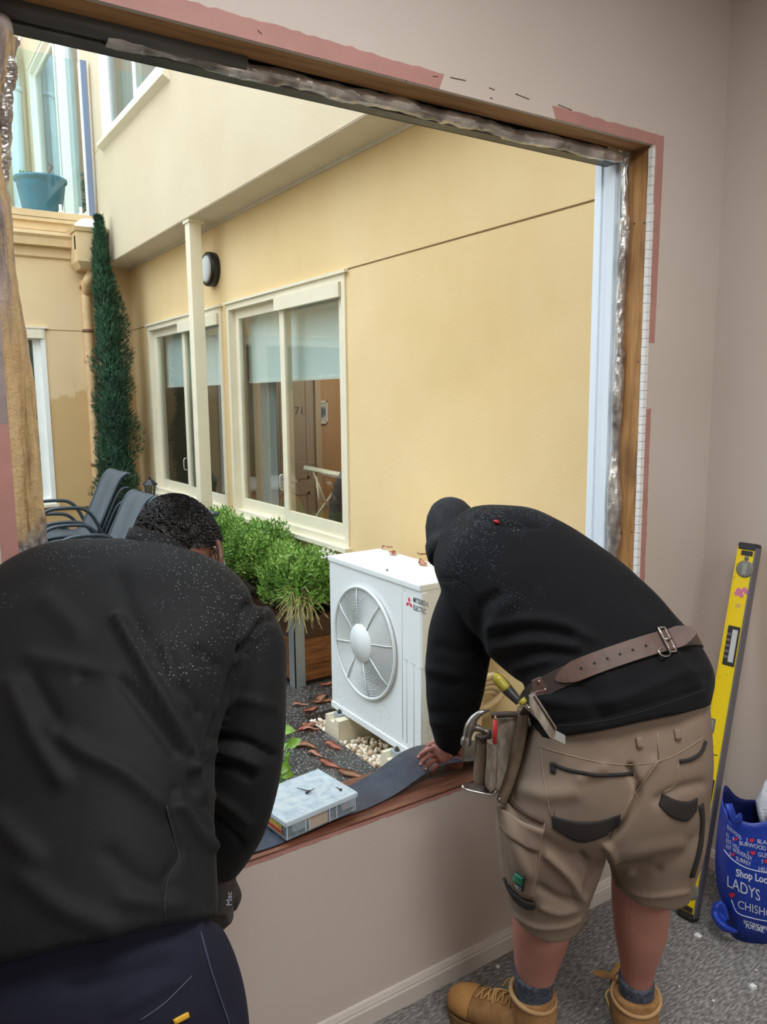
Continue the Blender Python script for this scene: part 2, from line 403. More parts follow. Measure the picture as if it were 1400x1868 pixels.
def paint_patch(name, poly, mat, y=-0.0008, t=0.0012, rag=(), parent=None):
    "thin film on the wall: a quad p0 p1 p2 p3 in (x, z), with the listed sides torn"
    P = [np.array(p, float) for p in poly]; rnd = random.Random(int(P[0][0]*997+P[0][1]*31)); n = max(3, int(max(np.linalg.norm(P[1]-P[0]), np.linalg.norm(P[3]-P[0]))/0.018))
    lng = 0 if np.linalg.norm(P[1]-P[0]) >= np.linalg.norm(P[3]-P[0]) else 1
    if lng: P = [P[1], P[2], P[3], P[0]]; rag = [(r-1) % 4 for r in rag]
    bm = bmesh.new(); rows = []; w = nrm(P[3]-P[0])
    for i in range(n+1):
        f = i/n; a = P[0]+(P[1]-P[0])*f; b = P[3]+(P[2]-P[3])*f; k = 0.003*(noise.noise(Vector((i*0.9, P[0][0]*9, 1)))+0.6*(rnd.random()-0.5))
        if 0 in rag: a = a+w*k
        if 2 in rag: b = b+w*k*1.3
        e = 0.006*(rnd.random()-0.5)
        rows.append([bm.verts.new((q[0], y+dy, q[1])) for q, dy in ((a, 0), (b, 0), (b, t), (a, t))])
    for A, B in zip(rows[:-1], rows[1:]):
        for j in range(4): bm.faces.new((A[j], A[(j+1) % 4], B[(j+1) % 4], B[j]))
    bm.faces.new(rows[0]); bm.faces.new(rows[-1][::-1])
    return from_bm(name, bm, mat, parent or wall_front)
paint_patch('paint_strip', [(0.19, OZ1), (1.21, OZ1), (1.225, OZ1+0.036), (0.19, OZ1+0.048)], M_PINK, rag=(2,))
paint_patch('paint_strip', [(1.60, OZ1), (OX1+0.047, OZ1), (OX1+0.047, OZ1+0.03), (1.585, OZ1+0.032)], M_PINK, rag=(2,))
paint_patch('paint_strip', [(OX1+0.013, 1.80), (OX1+0.040, 1.80), (OX1+0.047, OZ1+0.0), (OX1+0.013, OZ1+0.0)], M_PINK, rag=(3,))
paint_patch('paint_strip', [(OX1+0.010, 0.55), (OX1+0.038, 0.55), (OX1+0.036, 1.60), (OX1+0.010, 1.60)], M_PINK, rag=(1,))
paint_patch('paint_strip', [(0.186, 0.60), (OX0, 0.60), (OX0, 1.60), (0.186, 1.60)], M_PINK, rag=(3,))
paint_patch('paint_strip', [(0.12, 1.44), (0.187, 1.40), (0.187, 1.60), (0.12, 1.60)], M_PINK, rag=())
M_MAUVE = basic('torn_board_paper', srgb(150, 136, 132), 0.8, var=0.2, vscale=25, bump=0.4, bscale=80)
paint_patch('paper_strip', [(0.13, 1.601), (OX0, 1.601), (OX0, 2.36), (0.13, 2.36)], M_MAUVE, rag=(0,))
paint_patch('paint_strip', [(OX0, OZ0-0.016), (OX1, OZ0-0.012), (OX1, OZ0), (OX0, OZ0)], M_PINK, rag=(0,))
boxo('paint_edge', (OX0, -0.0012, OZ0-0.004), (OX1, 0.0124, OZ0+0.0012), M_SILLWOOD, wall_front)
# small scars in the paint above the opening
M_SCAR = basic('paint_scar', srgb(92, 74, 64), 0.9)
for (a, b) in (((822, 141), (850, 147)), ((893, 160), (903, 164)), ((941, 171), (966, 181)), ((1019, 191), (1044, 201)), ((895, 178), (899, 180)), ((790, 139), (800, 140)), ((470, 55), (478, 62)), ((740, 147), (743, 150))):
    p, q = ony(*a, -0.001), ony(*b, -0.001); tubeo('paint_scar', [p, q], 0.001, M_SCAR, wall_front, n=5)
# cut white plaster edge
bm = bmesh.new(); rnd = random.Random(4); zs = np.linspace(0.56, 2.36, 70)
for k in range(len(zs)-1):
    w = 0.002+0.006*rnd.random(); box(bm, np.array((OX1-0.004, -0.001, zs[k])), np.array((OX1+0.012*(1 if zs[k] < 2.2 else 0.6), 0.012+w*0.2, zs[k+1]+0.001)))
from_bm('plaster_edge', bm, M_PLASTER, wall_front)
# skirting
def skirt(name, a, b, n, mat=M_SKIRT):
    "a,b floor points along wall, n outward normal"
    a, b, n = map(lambda v: np.array(v, float), (a, b, n)); prof = [(0, 0), (0.014, 0), (0.014, 0.045), (0.011, 0.05), (0.011, 0.054), (0.006, 0.066), (0, 0.068)]
    bm = bmesh.new(); prism(bm, [a+n*p+np.array([0, 0, z]) for p, z in prof], b-a); return struct(from_bm(name, bm, mat))
skirt('baseboard_front', (XL, 0, 0), (XR, 0, 0), (0, -1, 0)); skirt('baseboard_right', (XR, 0, 0), (XR, YB, 0), (-1, 0, 0))
# timber lining of the hole
struct(boxo('trim_1', (OX0-0.04, 0.0125, OZ1), (OX1+0.04, 0.085, OZ1+0.045), M_TIMBERX), 'bare timber lintel across the top of the hole')
struct(boxo('trim_2', (OX1, 0.0125, 0.45), (OX1+0.04, 0.085, OZ1), M_TIMBER), 'bare pine stud on the right side of the hole')
struct(boxo('trim_3', (OX0-0.045, 0.0125, 0.45), (OX0-0.001, 0.085, OZ1), M_TIMBER), 'bare stud on the left side of the hole')
struct(boxo('trim_4', (OX0, 0.0125, 0.53), (OX1, 0.212, OZ0-0.003), M_SILLWOOD, bevel=0.003), 'red-brown stained timber plate along the bottom of the hole')
for (px, py) in ((1158, 408), (1176, 407), (1165, 660), (1134, 972), (1153, 971)):
    p = onx(px, py, OX1-0.0005); bm = bmesh.new(); lathe(bm, p, (1, 0, 0), [(0.0028, 0), (0.0028, 0.002)], 8); from_bm('nail_hole', bm, M_DARK, bpy.data.objects['trim_2'])
# head track: foil roll and steel angle
tr = root('head_track', (1.1, 0.1, 2.33), 'dark steel head track with a silver foil roll hanging under the lintel', 'flashing')
bm = bmesh.new(); xs = np.linspace(0.46, OX1-0.035, 420)
tube(bm, [(x, 0.099+0.003*math.sin(x*9), 2.353+0.002*math.sin(x*23)) for x in xs], 0.015, 22); o = from_bm('foil_roll', bm, M_FOIL, tr, False); crumple(o, ((18, 0.003), (48, 0.0022)), 0, (0.45, 1, 1))
bm = bmesh.new(); box(bm, np.array((OX0-0.02, 0.112, 2.338)), np.array((OX1-0.03, 0.150, 2.342))); box(bm, np.array((OX0-0.02, 0.146, 2.338)), np.array((OX1-0.03, 0.15, 2.40))); box(bm, np.array((OX0-0.02, 0.104, 2.336)), np.array((OX1-0.03, 0.112, 2.35)))
from_bm('steel_angle', bm, M_STEEL, tr)
bm = bmesh.new(); tube(bm, [(OX0-0.02, 0.092, 2.362), (0.75, 0.092, 2.362)], 0.02, 12); from_bm('rubber_seal', bm, basic('grey_rubber', srgb(84, 86, 84), 0.5), tr, True)
# white frame remnant + foil strip on the right
bm = bmesh.new(); box(bm, np.array((OX1-0.004, 0.112, 0.55)), np.array((OX1+0.02, 0.21, 2.372))); box(bm, np.array((OX1-0.016, 0.125, 0.55)), np.array((OX1-0.004, 0.150, 2.372))); box(bm, np.array((OX1-0.010, 0.185, 0.55)), np.array((OX1-0.004, 0.21, 2.372)))
tag(from_bm('window_frame_strip', bm, M_BLUEWH), 'white window frame strip left on the right side of the hole', 'frame')
bm = bmesh.new(); P, W = [], []
for i, z in enumerate(np.linspace(2.355, 1.09, 300)):
    fr = i/299; y = 0.094+0.004*math.sin(z*14)
    w = 0.005 if fr < 0.14 else 0.008+0.004*math.sin(fr*9)**2+0.008*max(0, math.sin((fr-0.72)*11))*(fr > 0.72)
    P.append((OX1-0.006-0.003*math.sin(z*20), y, z)); W.append(w)
tube(bm, P, W, 20, flat=1.5); o = from_bm('foil_sarking', bm, M_FOIL, None, False); crumple(o, ((20, 0.003), (55, 0.0024)), 3, (1, 1, 0.35)); tag(o, 'crumpled silver foil hanging beside the bare pine stud', 'foil')
# left torn jamb
def f_torn(k):
    X = k.xyz(); v = k.mapped((30, 30, 2)); n = k.noise(1.4, 5, 0.65, v); n2 = k.noise(9, 5, 0.6)
    wood = k.ramp(n, [(0.3, srgb(96, 70, 46)), (0.45, srgb(176, 146, 102)), (0.75, srgb(204, 178, 134))])
    foil = k.ramp(k.noise(40, 5, 0.7), [(0.4, srgb(44, 40, 46)), (0.62, srgb(150, 142, 140)), (0.8, srgb(230, 226, 220))])
    nv = k.noise(1.2, 4, 0.6, k.mapped((34, 34, 1.6))); paper = k.mix(k.ramp(nv, [(0.47, (0, 0, 0, 1)), (0.53, (1, 1, 1, 1))]), k.ramp(n2, [(0.35, srgb(118, 104, 100)), (0.65, srgb(168, 152, 146))]), srgb(186, 158, 118))
    zz = k.math('ADD', X[2], k.math('MULTIPLY', n2, 0.25)); mr = k.n('ShaderNodeMapRange'); k.l(zz, mr.inputs[0]); mr.inputs[1].default_value = 1.50; mr.inputs[2].default_value = 1.56
    c = k.mix(mr.outputs[0], foil, wood); mr2 = k.n('ShaderNodeMapRange'); k.l(zz, mr2.inputs[0]); mr2.inputs[1].default_value = 1.84; mr2.inputs[2].default_value = 2.0
    k.col(k.mix(mr2.outputs[0], c, paper)); k.set(Roughness=0.55); k.bump(k.noise(50, 5, 0.7), 0.8, 0.008)
M_TORN = mk('torn_jamb', f_torn)
edge = [(34, 75), (20, 120), (6, 180), (3, 250), (6, 330), (18, 390), (24, 450), (32, 520), (44, 600), (54, 680), (64, 760), (71, 850), (76, 920), (83, 1000), (88, 1080), (92, 1160), (95, 1400), (98, 1620)]
R_ = []; rnd = random.Random(12)
for (px, py) in catmull(edge, 16):
    a = ony(px, py, 0.10); z = a[2]; xr = max(a[0], 0.222); j = lambda s: (rnd.random()-0.5)*s
    Q_ = np.array([(0.205, 0.02, z), (0.214, 0.016, z), (0.5*(xr+0.214), 0.045, z), (xr-0.004, 0.085, z), (xr, 0.10, z), (xr-0.006, 0.15, z), (xr-0.02, 0.19, z), (0.205, 0.19, z)])
    Q_ = np.vstack([np.linspace(Q_[m_], Q_[(m_+1) % 8], 5)[:-1] for m_ in range(8)]); R_.append(Q_)
bm = bmesh.new(); rings(bm, R_); o = from_bm('torn_jamb_lining', bm, M_TORN, None, False); crumple(o, ((22, 0.004), (60, 0.003), (130, 0.0014)), 5, (1, 1, 0.16)); tag(o, 'splintered timber and torn building paper down the left side of the hole', 'lining')
bm = bmesh.new(); ellipsoid(bm, (0.262, 0.11, 2.315), (0.03, 0, 0), (0, 0.04, 0), (0.006, 0, 0.045), 14, 8); ellipsoid(bm, (0.243, 0.10, 2.25), (0.018, 0, 0), (0, 0.03, 0), (0.004, 0, 0.05), 14, 8)
ft = fuse('sarking_clump', bm, 0.006, 3); tag(link('sarking_clump', ft, M_MAUVE, None, True), 'torn grey-brown sarking bunched under the head track at the left', 'sarking')
bm = bmesh.new(); tube(bm, [ony(4, 95, 0.09), ony(14, 125, 0.085), ony(8, 190, 0.085), ony(4, 280, 0.085), ony(0, 360, 0.085)], [0.012, 0.014, 0.012, 0.013, 0.01], 20, 24)
tag(crumple(from_bm('foil_fold', bm, M_FOIL, None, False), ((40, 0.003), (110, 0.002)), 2), 'shiny silver foil fold at the upper left of the hole', 'foil')
# outside skin of our wall and its upper storey
bm = bmesh.new()
for a, b in (((-4, 0.11, -0.3), (OX0-0.02, 0.21, 5.6)), ((OX1+0.02, 0.11, -0.3), (2.5, 0.21, 5.6)), ((OX0-0.02, 0.11, -0.3), (OX1+0.02, 0.21, 0.53)), ((OX0-0.02, 0.11, 2.40), (OX1+0.02, 0.21, 5.6))): box(bm, np.array(a), np.array(b))
struct(from_bm('wall_outer', bm, M_CREAM))
# ceiling panels
for i, (x, y, sx, sy, p) in enumerate(PANELS):
    r = root('ceiling_panel_light', (x, y, 2.97), ('flat white ceiling panel light close to the window wall', 'flat white ceiling panel light at the back of the room')[i], 'light', 'ceiling panel lights')
    bm = bmesh.new()
    for a, b in (((x-sx/2-.02, y-sy/2-.02, 2.96), (x+sx/2+.02, y-sy/2, 3.0)), ((x-sx/2-.02, y+sy/2, 2.96), (x+sx/2+.02, y+sy/2+.02, 3.0)), ((x-sx/2-.02, y-sy/2, 2.96), (x-sx/2, y+sy/2, 3.0)), ((x+sx/2, y-sy/2, 2.96), (x+sx/2+.02, y+sy/2, 3.0))): box(bm, np.array(a), np.array(b))
    from_bm('light_frame', bm, M_WHITEP, r)
    k = NT('panel_diffuser'); k.col((1, 1, 1, 1)); k.b.inputs['Emission Color'].default_value = (1, 0.95, 0.88, 1); k.b.inputs['Emission Strength'].default_value = 2.0
    boxo('diffuser', (x-sx/2, y-sy/2, 2.985), (x+sx/2, y+sy/2, 2.998), k.m, r)
# ================================================================== the courtyard
G = -0.15; XW = 2.5; XO = 2.222; ZS = 3.055; YF = 7.2
BX0, BX1, BY0, BY1 = 1.93, 2.46, 1.16, 2.22        # pebble bed
bm = bmesh.new()
for a, b in (((-6, 0.2, G-0.2), (BX0, 12, G)), ((BX0, 0.2, G-0.2), (XW, BY0, G)), ((BX0, BY1, G-0.2), (XW, 12, G)), ((BX1, BY0, G-0.2), (XW, BY1, G))): box(bm, np.array(a), np.array(b))
struct(from_bm('ground', bm, M_ASPHALT), 'wet dark aggregate paving of the courtyard')
struct(boxo('ground_bed', (BX0, BY0, G-0.2), (BX1, BY1, G-0.055), M_SOIL), 'soil bed let into the paving under the air conditioner')
# ochre wall with two window openings
W1 = (2.62, 4.50, 0.70, 2.395); W0 = (4.62, 6.62, 0.69, 2.395)
bm = bmesh.new()
for a, b in (((XW, 0.21, -0.3), (XW+0.12, W1[0], ZS)), ((XW, W1[1], -0.3), (XW+0.12, W0[0], ZS)), ((XW, W0[1], -0.3), (XW+0.12, 9, ZS)), ((XW, W1[0], -0.3), (XW+0.12, W1[1], W1[2])), ((XW, W0[0], -0.3), (XW+0.12, W0[1], W0[2])), ((XW, W1[0], W1[3]), (XW+0.12, W1[1], ZS)), ((XW, W0[0], W0[3]), (XW+0.12, W0[1], ZS))): box(bm, np.array(a), np.array(b))
wall_n = struct(from_bm('wall_neighbour', bm, M_OCHRE), 'ochre rendered wall of the courtyard')
M_JOINT = basic('dark_joint', srgb(120, 92, 52), 0.9)  # brown line colour of the render joints, plinth line and fascia groove
boxo('render_joint', (XW-0.0025, 0.21, 2.411), (XW+0.01, W1[0]-0.02, 2.418), M_JOINT, wall_n)
boxo('render_joint', (XW-0.0025, W0[1]+0.03, 2.40), (XW+0.01, YF, 2.406), M_JOINT, wall_n)
# upper storey
YU0, UZ = 0.25, 7.2
UW = (4.86, 6.86, 4.22, 6.0); BD = (7.62, 10.4, 3.60, 6.06)
bm = bmesh.new()
for y0, y1, z0, z1 in ((YU0, UW[0], ZS, UZ), (UW[1], BD[0], ZS, UZ), (BD[1], 13, ZS, UZ), (UW[0], UW[1], ZS, UW[2]), (UW[0], UW[1], UW[3], UZ), (BD[0], BD[1], ZS, BD[2]), (BD[0], BD[1], BD[3], UZ)):
    box(bm, np.array((XO, y0, z0)), np.array((XO+0.12, y1, z1)))
wall_u = struct(from_bm('wall_upper', bm, M_CREAM), 'pale cream rendered upper storey overhanging the ochre wall')
boxo('render_joint', (XO-0.002, UW[1]+0.03, 4.196), (XO+0.01, YF+0.05, 4.201), basic('pale_joint', srgb(190, 164, 118), 0.9), wall_u)
struct(boxo('soffit', (XO+0.12, YU0, ZS), (XW+3, 9, ZS+0.1), M_SOFFIT))
boxo('soffit_board', (XO+0.004, YU0, ZS-0.006), (XW-0.001, YF, ZS+0.002), M_SOFFIT, bpy.data.objects['soffit'])
boxo('soffit_bead', (XW-0.02, YU0, ZS-0.022), (XW, YF, ZS-0.004), M_SOFFIT, bpy.data.objects['soffit'])
# far wall
FW = (-0.2, 1.60, 0.57, 2.385)
bm = bmesh.new()
for x0, x1, z0, z1 in ((-6, FW[0], -0.3, 3.35), (FW[1], XW, -0.3, 3.35), (FW[0], FW[1], -0.3, FW[2]), (FW[0], FW[1], FW[3], 3.35)): box(bm, np.array((x0, YF, z0)), np.array((x1, YF+0.12, z1)))
struct(from_bm('wall_far', bm, M_FARW), 'tan stained wall at the end of the courtyard')
boxo('wall_plinth_line', (FW[1]+0.0, YF-0.012, 0.50), (2.2, YF, 0.516), M_JOINT, bpy.data.objects['wall_far'])
boxo('wall_joint', (FW[1], YF-0.002, 2.372), (XW, YF+0.001, 2.377), M_JOINT, bpy.data.objects['wall_far'])
struct(boxo('wall_opposite', (-3.6, 0.21, -0.3), (-3.5, 12, 3.2), M_WHITEP), 'white wall of the opposite wing of the courtyard')
# ---- windows
def slider(name, label, win, X, face, split, ground=False, axis='y'):
    "frame, two sashes, glass; X outer wall face; face -1 = outside is at lower coordinate"
    a0, a1, z0, z1 = win
    def V(p, q, r0, r1, s0, s1):  # p,q along, r depth, s height
        return ((X+r0, p, s0), (X+r1, q, s1)) if axis == 'y' else ((p, X+r0, s0), (q, X+r1, s1))
    bm = bmesh.new(); f = 0.045
    for p, q, s0, s1 in ((a0, a0+f, z0, z1), (a1-f, a1, z0, z1), (a0+f, a1-f, z1-f, z1), (a0+f, a1-f, z0, z0+f)):
        A, B = V(p, q, -0.012, 0.09, s0, s1); box(bm, np.array(A), np.array(B))
    o = struct(from_bm(name, bm, M_CREAMP), label)
    A, B = V(a0-0.03, a1+0.03, -0.03, 0.0, z1+0.0, z1+0.018); boxo('head_flashing', A, B, M_CREAMP, o)
    A, B = V(a0-0.02, a1+0.02, -0.05, 0.02, z0-0.03, z0); boxo('sill', A, B, M_CREAMP, o)
    for (p, q, r, glz) in ((a0+f, split+0.03, 0.012, 0.03), (split-0.03, a1-f, 0.045, 0.06)):
        bm = bmesh.new(); s = 0.07
        for pp, qq, s0, s1 in ((p, p+s, z0+f, z1-f), (q-s, q, z0+f, z1-f), (p+s, q-s, z1-f-s, z1-f), (p+s, q-s, z0+f, z0+f+s+0.02)):
            A, B = V(pp, qq, r, r+0.03, s0, s1); box(bm, np.array(A), np.array(B))
        so = from_bm('sash', bm, M_CREAMP, o)
        A, B = V(p+s, q-s, r+0.013, r+0.017, z0+f+s, z1-f-s); boxo('pane', A, B, M_GLASS, so)
    return o
wn1 = slider('window_1', 'cream sliding window beside the air conditioner', W1, XW, -1, 3.55)
wn2 = slider('window_2', 'cream sliding window behind the white post', W0, XW, -1, 5.62)
for w, o, sp in ((W1, wn1, 3.55), (W0, wn2, 5.62)):
    boxo('top_rail_cover', (XW-0.03, w[0]+0.05, w[3]-0.135), (XW+0.004, sp+0.03, w[3]-0.045), M_CREAMP, o)
    bm = bmesh.new(); tube(bm, [(XW-0.006, sp+0.005, 1.10), (XW-0.03, sp+0.005, 1.085), (XW-0.03, sp+0.005, 1.0), (XW-0.006, sp+0.005, 0.985)], 0.005, 8, 4); from_bm('pull_handle', bm, basic('handle_metal', srgb(200, 196, 184), 0.4, 0.5), o, True)
slw = slider('window_3', 'white framed window in the far tan wall', FW, YF, -1, 0.75, axis='x')
boxo('top_cover', (FW[0]+0.02, YF-0.03, FW[3]-0.1), (FW[1]-0.02, YF+0.004, FW[3]-0.02), M_CREAMP, slw)
wn4 = slider('window_4', 'upper storey window in the cream wall', UW, XO, -1, 5.80)
bm = bmesh.new(); prism(bm, [(XO+0.01, UW[0]-0.05, UW[2]), (XO-0.06, UW[0]-0.05, UW[2]-0.015), (XO-0.06, UW[0]-0.05, UW[2]-0.05), (XO+0.01, UW[0]-0.05, UW[2]-0.09)], (0, UW[1]-UW[0]+0.1, 0)); from_bm('deep_sill', bm, M_CREAMP, wn4)
wn5 = slider('window_5', 'tall white sliding door onto the balcony', BD, XO, -1, 8.95)
for o in (slw, wn4, wn5):
    o.data.materials[0] = M_WHITEP
    for ch in o.children:
        if ch.name.startswith('sash'): ch.data.materials[0] = M_WHITEP
boxo('wide_mullion', (XO-0.02, 8.22, BD[2]), (XO+0.05, 8.68, BD[3]), M_WHITEP, wn5)
# ---- rooms behind the glass
M_TANW = basic('tan_room_wall', srgb(190, 152, 112), 0.8); M_GREYW = basic('grey_room_wall', srgb(128, 124, 116), 0.8); M_RFLOOR = basic('room_floor', srgb(120, 104, 86), 0.8)
def room(nm, y0, y1, x1, z0, z1, x0, mw):
    bm = bmesh.new()
    for a, b in (((x1, y0, z0), (x1+0.05, y1, z1)), ((x0, y0-0.04, z0), (x1, y0, z1)), ((x0, y1, z0), (x1, y1+0.04, z1))): box(bm, np.array(a), np.array(b))
    o = struct(from_bm(nm, bm, mw)); boxo('room_floor', (x0, y0, z0-0.05), (x1, y1, z0), M_RFLOOR, o); boxo('room_ceiling', (x0, y0, z1), (x1, y1, z1+0.05), M_CEIL, o); return o
room('wall_inner_room', 2.2, 4.54, 5.2, 0.1, 2.7, XW+0.12, M_TANW)
room('wall_inner_room_dark', 4.62, 7.1, 4.6, 0.1, 2.7, XW+0.12, M_GREYW)
room('wall_inner_upper', 4.4, 7.2, 4.4, 3.6, 6.3, XO+0.12, M_GREYW)
room('wall_inner_balcony_room', 7.4, 10.8, 4.4, 3.58, 6.3, XO+0.12, M_GREYW)
bm = bmesh.new(); box(bm, np.array((-0.8, YF+0.9, 0.1)), np.array((2.4, YF+0.95, 2.7))); struct(from_bm('wall_inner_far', bm, basic('far_room', srgb(168, 196, 192), 0.8)))
# door 71 inside, picture, drying rack
dr = struct(boxo('door_1', (2.70, 4.505, 0.1), (3.285, 4.535, 2.2), basic('inner_door', srgb(176, 160, 142), 0.5)), 'panelled inner door numbered 71')
for x0, x1, z0, z1 in ((2.78, 2.96, 0.95, 2.05), (3.03, 3.21, 0.95, 2.05), (2.78, 2.96, 0.25, 0.83), (3.03, 3.21, 0.25, 0.83)):
    bm = bmesh.new()
    for a, b in (((x0, 4.499, z0), (x1, 4.505, z0+0.02)), ((x0, 4.499, z1-0.02), (x1, 4.505, z1)), ((x0, 4.499, z0), (x0+0.02, 4.505, z1)), ((x1-0.02, 4.499, z0), (x1, 4.505, z1))): box(bm, np.array(a), np.array(b))
    from_bm('door_panel', bm, basic('inner_door', srgb(176, 160, 142), 0.5), dr)
p = ony(537, 757, 4.504); text_flat('door_number', '71', 0.10, p, (1, 0, 0), (0, 0, 1), basic('number_dark', srgb(70, 60, 54), 0.5), dr, 0.001)
bm = bmesh.new()
box(bm, np.array((3.276, 4.48, 0.1)), np.array((3.33, 4.538, 2.26))); from_bm('door_architrave', bm, basic('inner_trim', srgb(200, 180, 156), 0.5), dr)
c = ony(585, 752, 4.535); pf = root('wall_picture', tuple(c), 'small white framed picture with a blue print on the inner tan wall', 'picture')
bm = bmesh.new()
for a, b in (((-.06, -.02, -.1), (.06, 0, -.085)), ((-.06, -.02, .085), (.06, 0, .1)), ((-.06, -.02, -.1), (-.047, 0, .1)), ((.047, -.02, -.1), (.06, 0, .1))): box(bm, c+np.array(a), c+np.array(b))
from_bm('picture_frame', bm, M_WHITEP, pf)
def f_pic(k):
    d = k.n('ShaderNodeVectorMath', _operation='DISTANCE'); k.l(k.tc.outputs['Object'], d.inputs[0]); d.inputs[1].default_value = tuple(c); k.col(k.ramp(d.outputs['Value'], [(0.03, srgb(80, 100, 112)), (0.045, srgb(110, 130, 140)), (0.06, srgb(196, 206, 208))])); k.set(Roughness=0.4)
boxo('picture_print', c+np.array((-.047, -.012, -.085)), c+np.array((.047, -.004, .085)), mk('picture_print', f_pic), pf)
rk = root('drying_rack', (3.1, 3.6, 0.1), 'pale folding drying rack inside the room with the numbered door', 'rack')
for dz, dy in ((0, 0), (0.03, 0.05), (0.06, 0.1)):
    tubeo('rack_rail', [ony(556, 851+dz*60, 4.1-dy), ony(640, 868+dz*60, 3.55-dy)], 0.011, M_CREAMP, rk)
for a, b in (((572, 862), (600, 930)), ((628, 870), (575, 945)), ((577, 870), (583, 915))): tubeo('rack_leg', [ony(*a, 4.0), ony(*b, 3.9)], 0.009, M_CREAMP, rk)
# blinds and curtains
M_BLIND = NT('roller_blind'); M_BLIND.col(srgb(226, 232, 230)); M_BLIND.set(Roughness=0.8); M_BLIND.b.inputs['Subsurface Weight'].default_value = 0.0; M_BLIND = M_BLIND.m
def blind(lbl, X, y0, y1, z0, z1, mat=None):
    r = root('roller_blind', (X, (y0+y1)/2, z0), lbl, 'blind'); boxo('blind_cloth', (X, y0, z0), (X+0.003, y1, z1), mat or M_BLIND, r); boxo('bottom_bar', (X-0.006, y0, z0-0.012), (X+0.009, y1, z0+0.012), M_WHITEP, r); tubeo('roller', [(X+0.03, y0, z1), (X+0.03, y1, z1)], 0.028, M_WHITEP, r); return r
blind('white roller blind half drawn in the window beside the air conditioner', 2.655, 2.66, 4.46, 1.785, 2.38)
blind('white roller blind half drawn in the window behind the post', 2.655, 4.66, 6.58, 1.785, 2.38)
def curtain(lbl, X, y0, y1, z0, z1, mat, axis='y', amp=0.025, freq=46):
    bm = bmesh.new(); n = int((y1-y0)*70); rows = []
    for z in (z1, (z0+z1)/2, z0): rows.append([bm.verts.new((X+amp*math.sin(i*freq*(y1-y0)/n), y0+(y1-y0)*i/n, z) if axis == 'y' else (y0+(y1-y0)*i/n, X+amp*math.sin(i*freq*(y1-y0)/n), z)) for i in range(n+1)])
    for a, b in zip(rows[:-1], rows[1:]):
        for i in range(n): bm.faces.new((a[i], a[i+1], b[i+1], b[i]))
    bmesh.ops.solidify(bm, geom=list(bm.faces), thickness=0.003); return tag(from_bm('curtain', bm, mat, None, True), lbl, 'curtain')
curtain('grey-white sheer curtain in the window beside the air conditioner', 2.74, 4.15, 4.44, 0.6, 2.4, basic('sheer', srgb(176, 176, 174), 0.9))
curtain('pale aqua curtain behind the far wall window', YF+0.16, -0.15, 1.585, 0.72, 2.34, basic('aqua_curtain', srgb(206, 226, 224), 0.9), 'x')
curtain('grey curtain behind the upper storey window', XO+0.22, 4.9, 6.8, 4.2, 5.9, basic('grey_curtain', srgb(150, 160, 168), 0.9))
curtain('white curtain behind the balcony door', XO+0.22, 8.9, 10.3, 3.65, 6.0, basic('white_curtain', srgb(214, 222, 224), 0.9))
ac_ = root('armchair', (3.1, 3.35, 0.1), 'dark rounded armchair back inside the room', 'armchair')
bm = bmesh.new(); ellipsoid(bm, (3.1, 3.5, 0.75), (0.26, 0, 0), (0, 0.1, 0), (0, 0, 0.42), 18, 10); from_bm('chair_back', bm, basic('brown_upholstery', srgb(76, 66, 62), 0.8), ac_, True)
bm = bmesh.new(); ellipsoid(bm, (3.1, 3.24, 0.5), (0.26, 0, 0), (0, 0.24, 0), (0, 0, 0.14), 18, 8); from_bm('chair_seat', bm, basic('brown_upholstery', srgb(76, 66, 62), 0.8), ac_, True)
for i in (-1, 1):
    for j in (-1, 1): tubeo('leg', [(3.1+i*0.18, 3.3+j*0.12, 0.1), (3.1+i*0.18, 3.3+j*0.12, 0.45)], 0.02, M_DARK, ac_)
# ---- white post
pp = root('verandah_post', (2.29, 4.62, G), 'slender cream square post holding up the overhang', 'post')
bm = bmesh.new(); box(bm, np.array((2.24, 4.58, G)), np.array((2.34, 4.68, ZS-0.004)), 0.006); from_bm('post_shaft', bm, M_CREAMP, pp); boxo('post_collar', (2.23, 4.565, ZS-0.03), (2.36, 4.695, ZS-0.006), M_CREAMP, pp)
# ---- bulkhead lamp
c = onx(391, 492, XW); bl = root('bulkhead_lamp', tuple(c), 'round white bulkhead lamp with black rim on the ochre wall', 'lamp')
bm = bmesh.new(); lathe(bm, c, (-1, 0, 0), [(0.135, 0), (0.138, 0.03), (0.135, 0.065), (0.118, 0.075), (0.108, 0.07)], 40); from_bm('lamp_rim', bm, basic('black_plastic', srgb(28, 27, 27), 0.4), bl, True)
bm = bmesh.new(); lathe(bm, c, (-1, 0, 0), [(0.108, 0.06), (0.108, 0.072), (0.09, 0.083), (0.05, 0.09), (0.005, 0.092)], 40); from_bm('lamp_diffuser', bm, basic('opal', srgb(226, 232, 236), 0.35), bl, True)
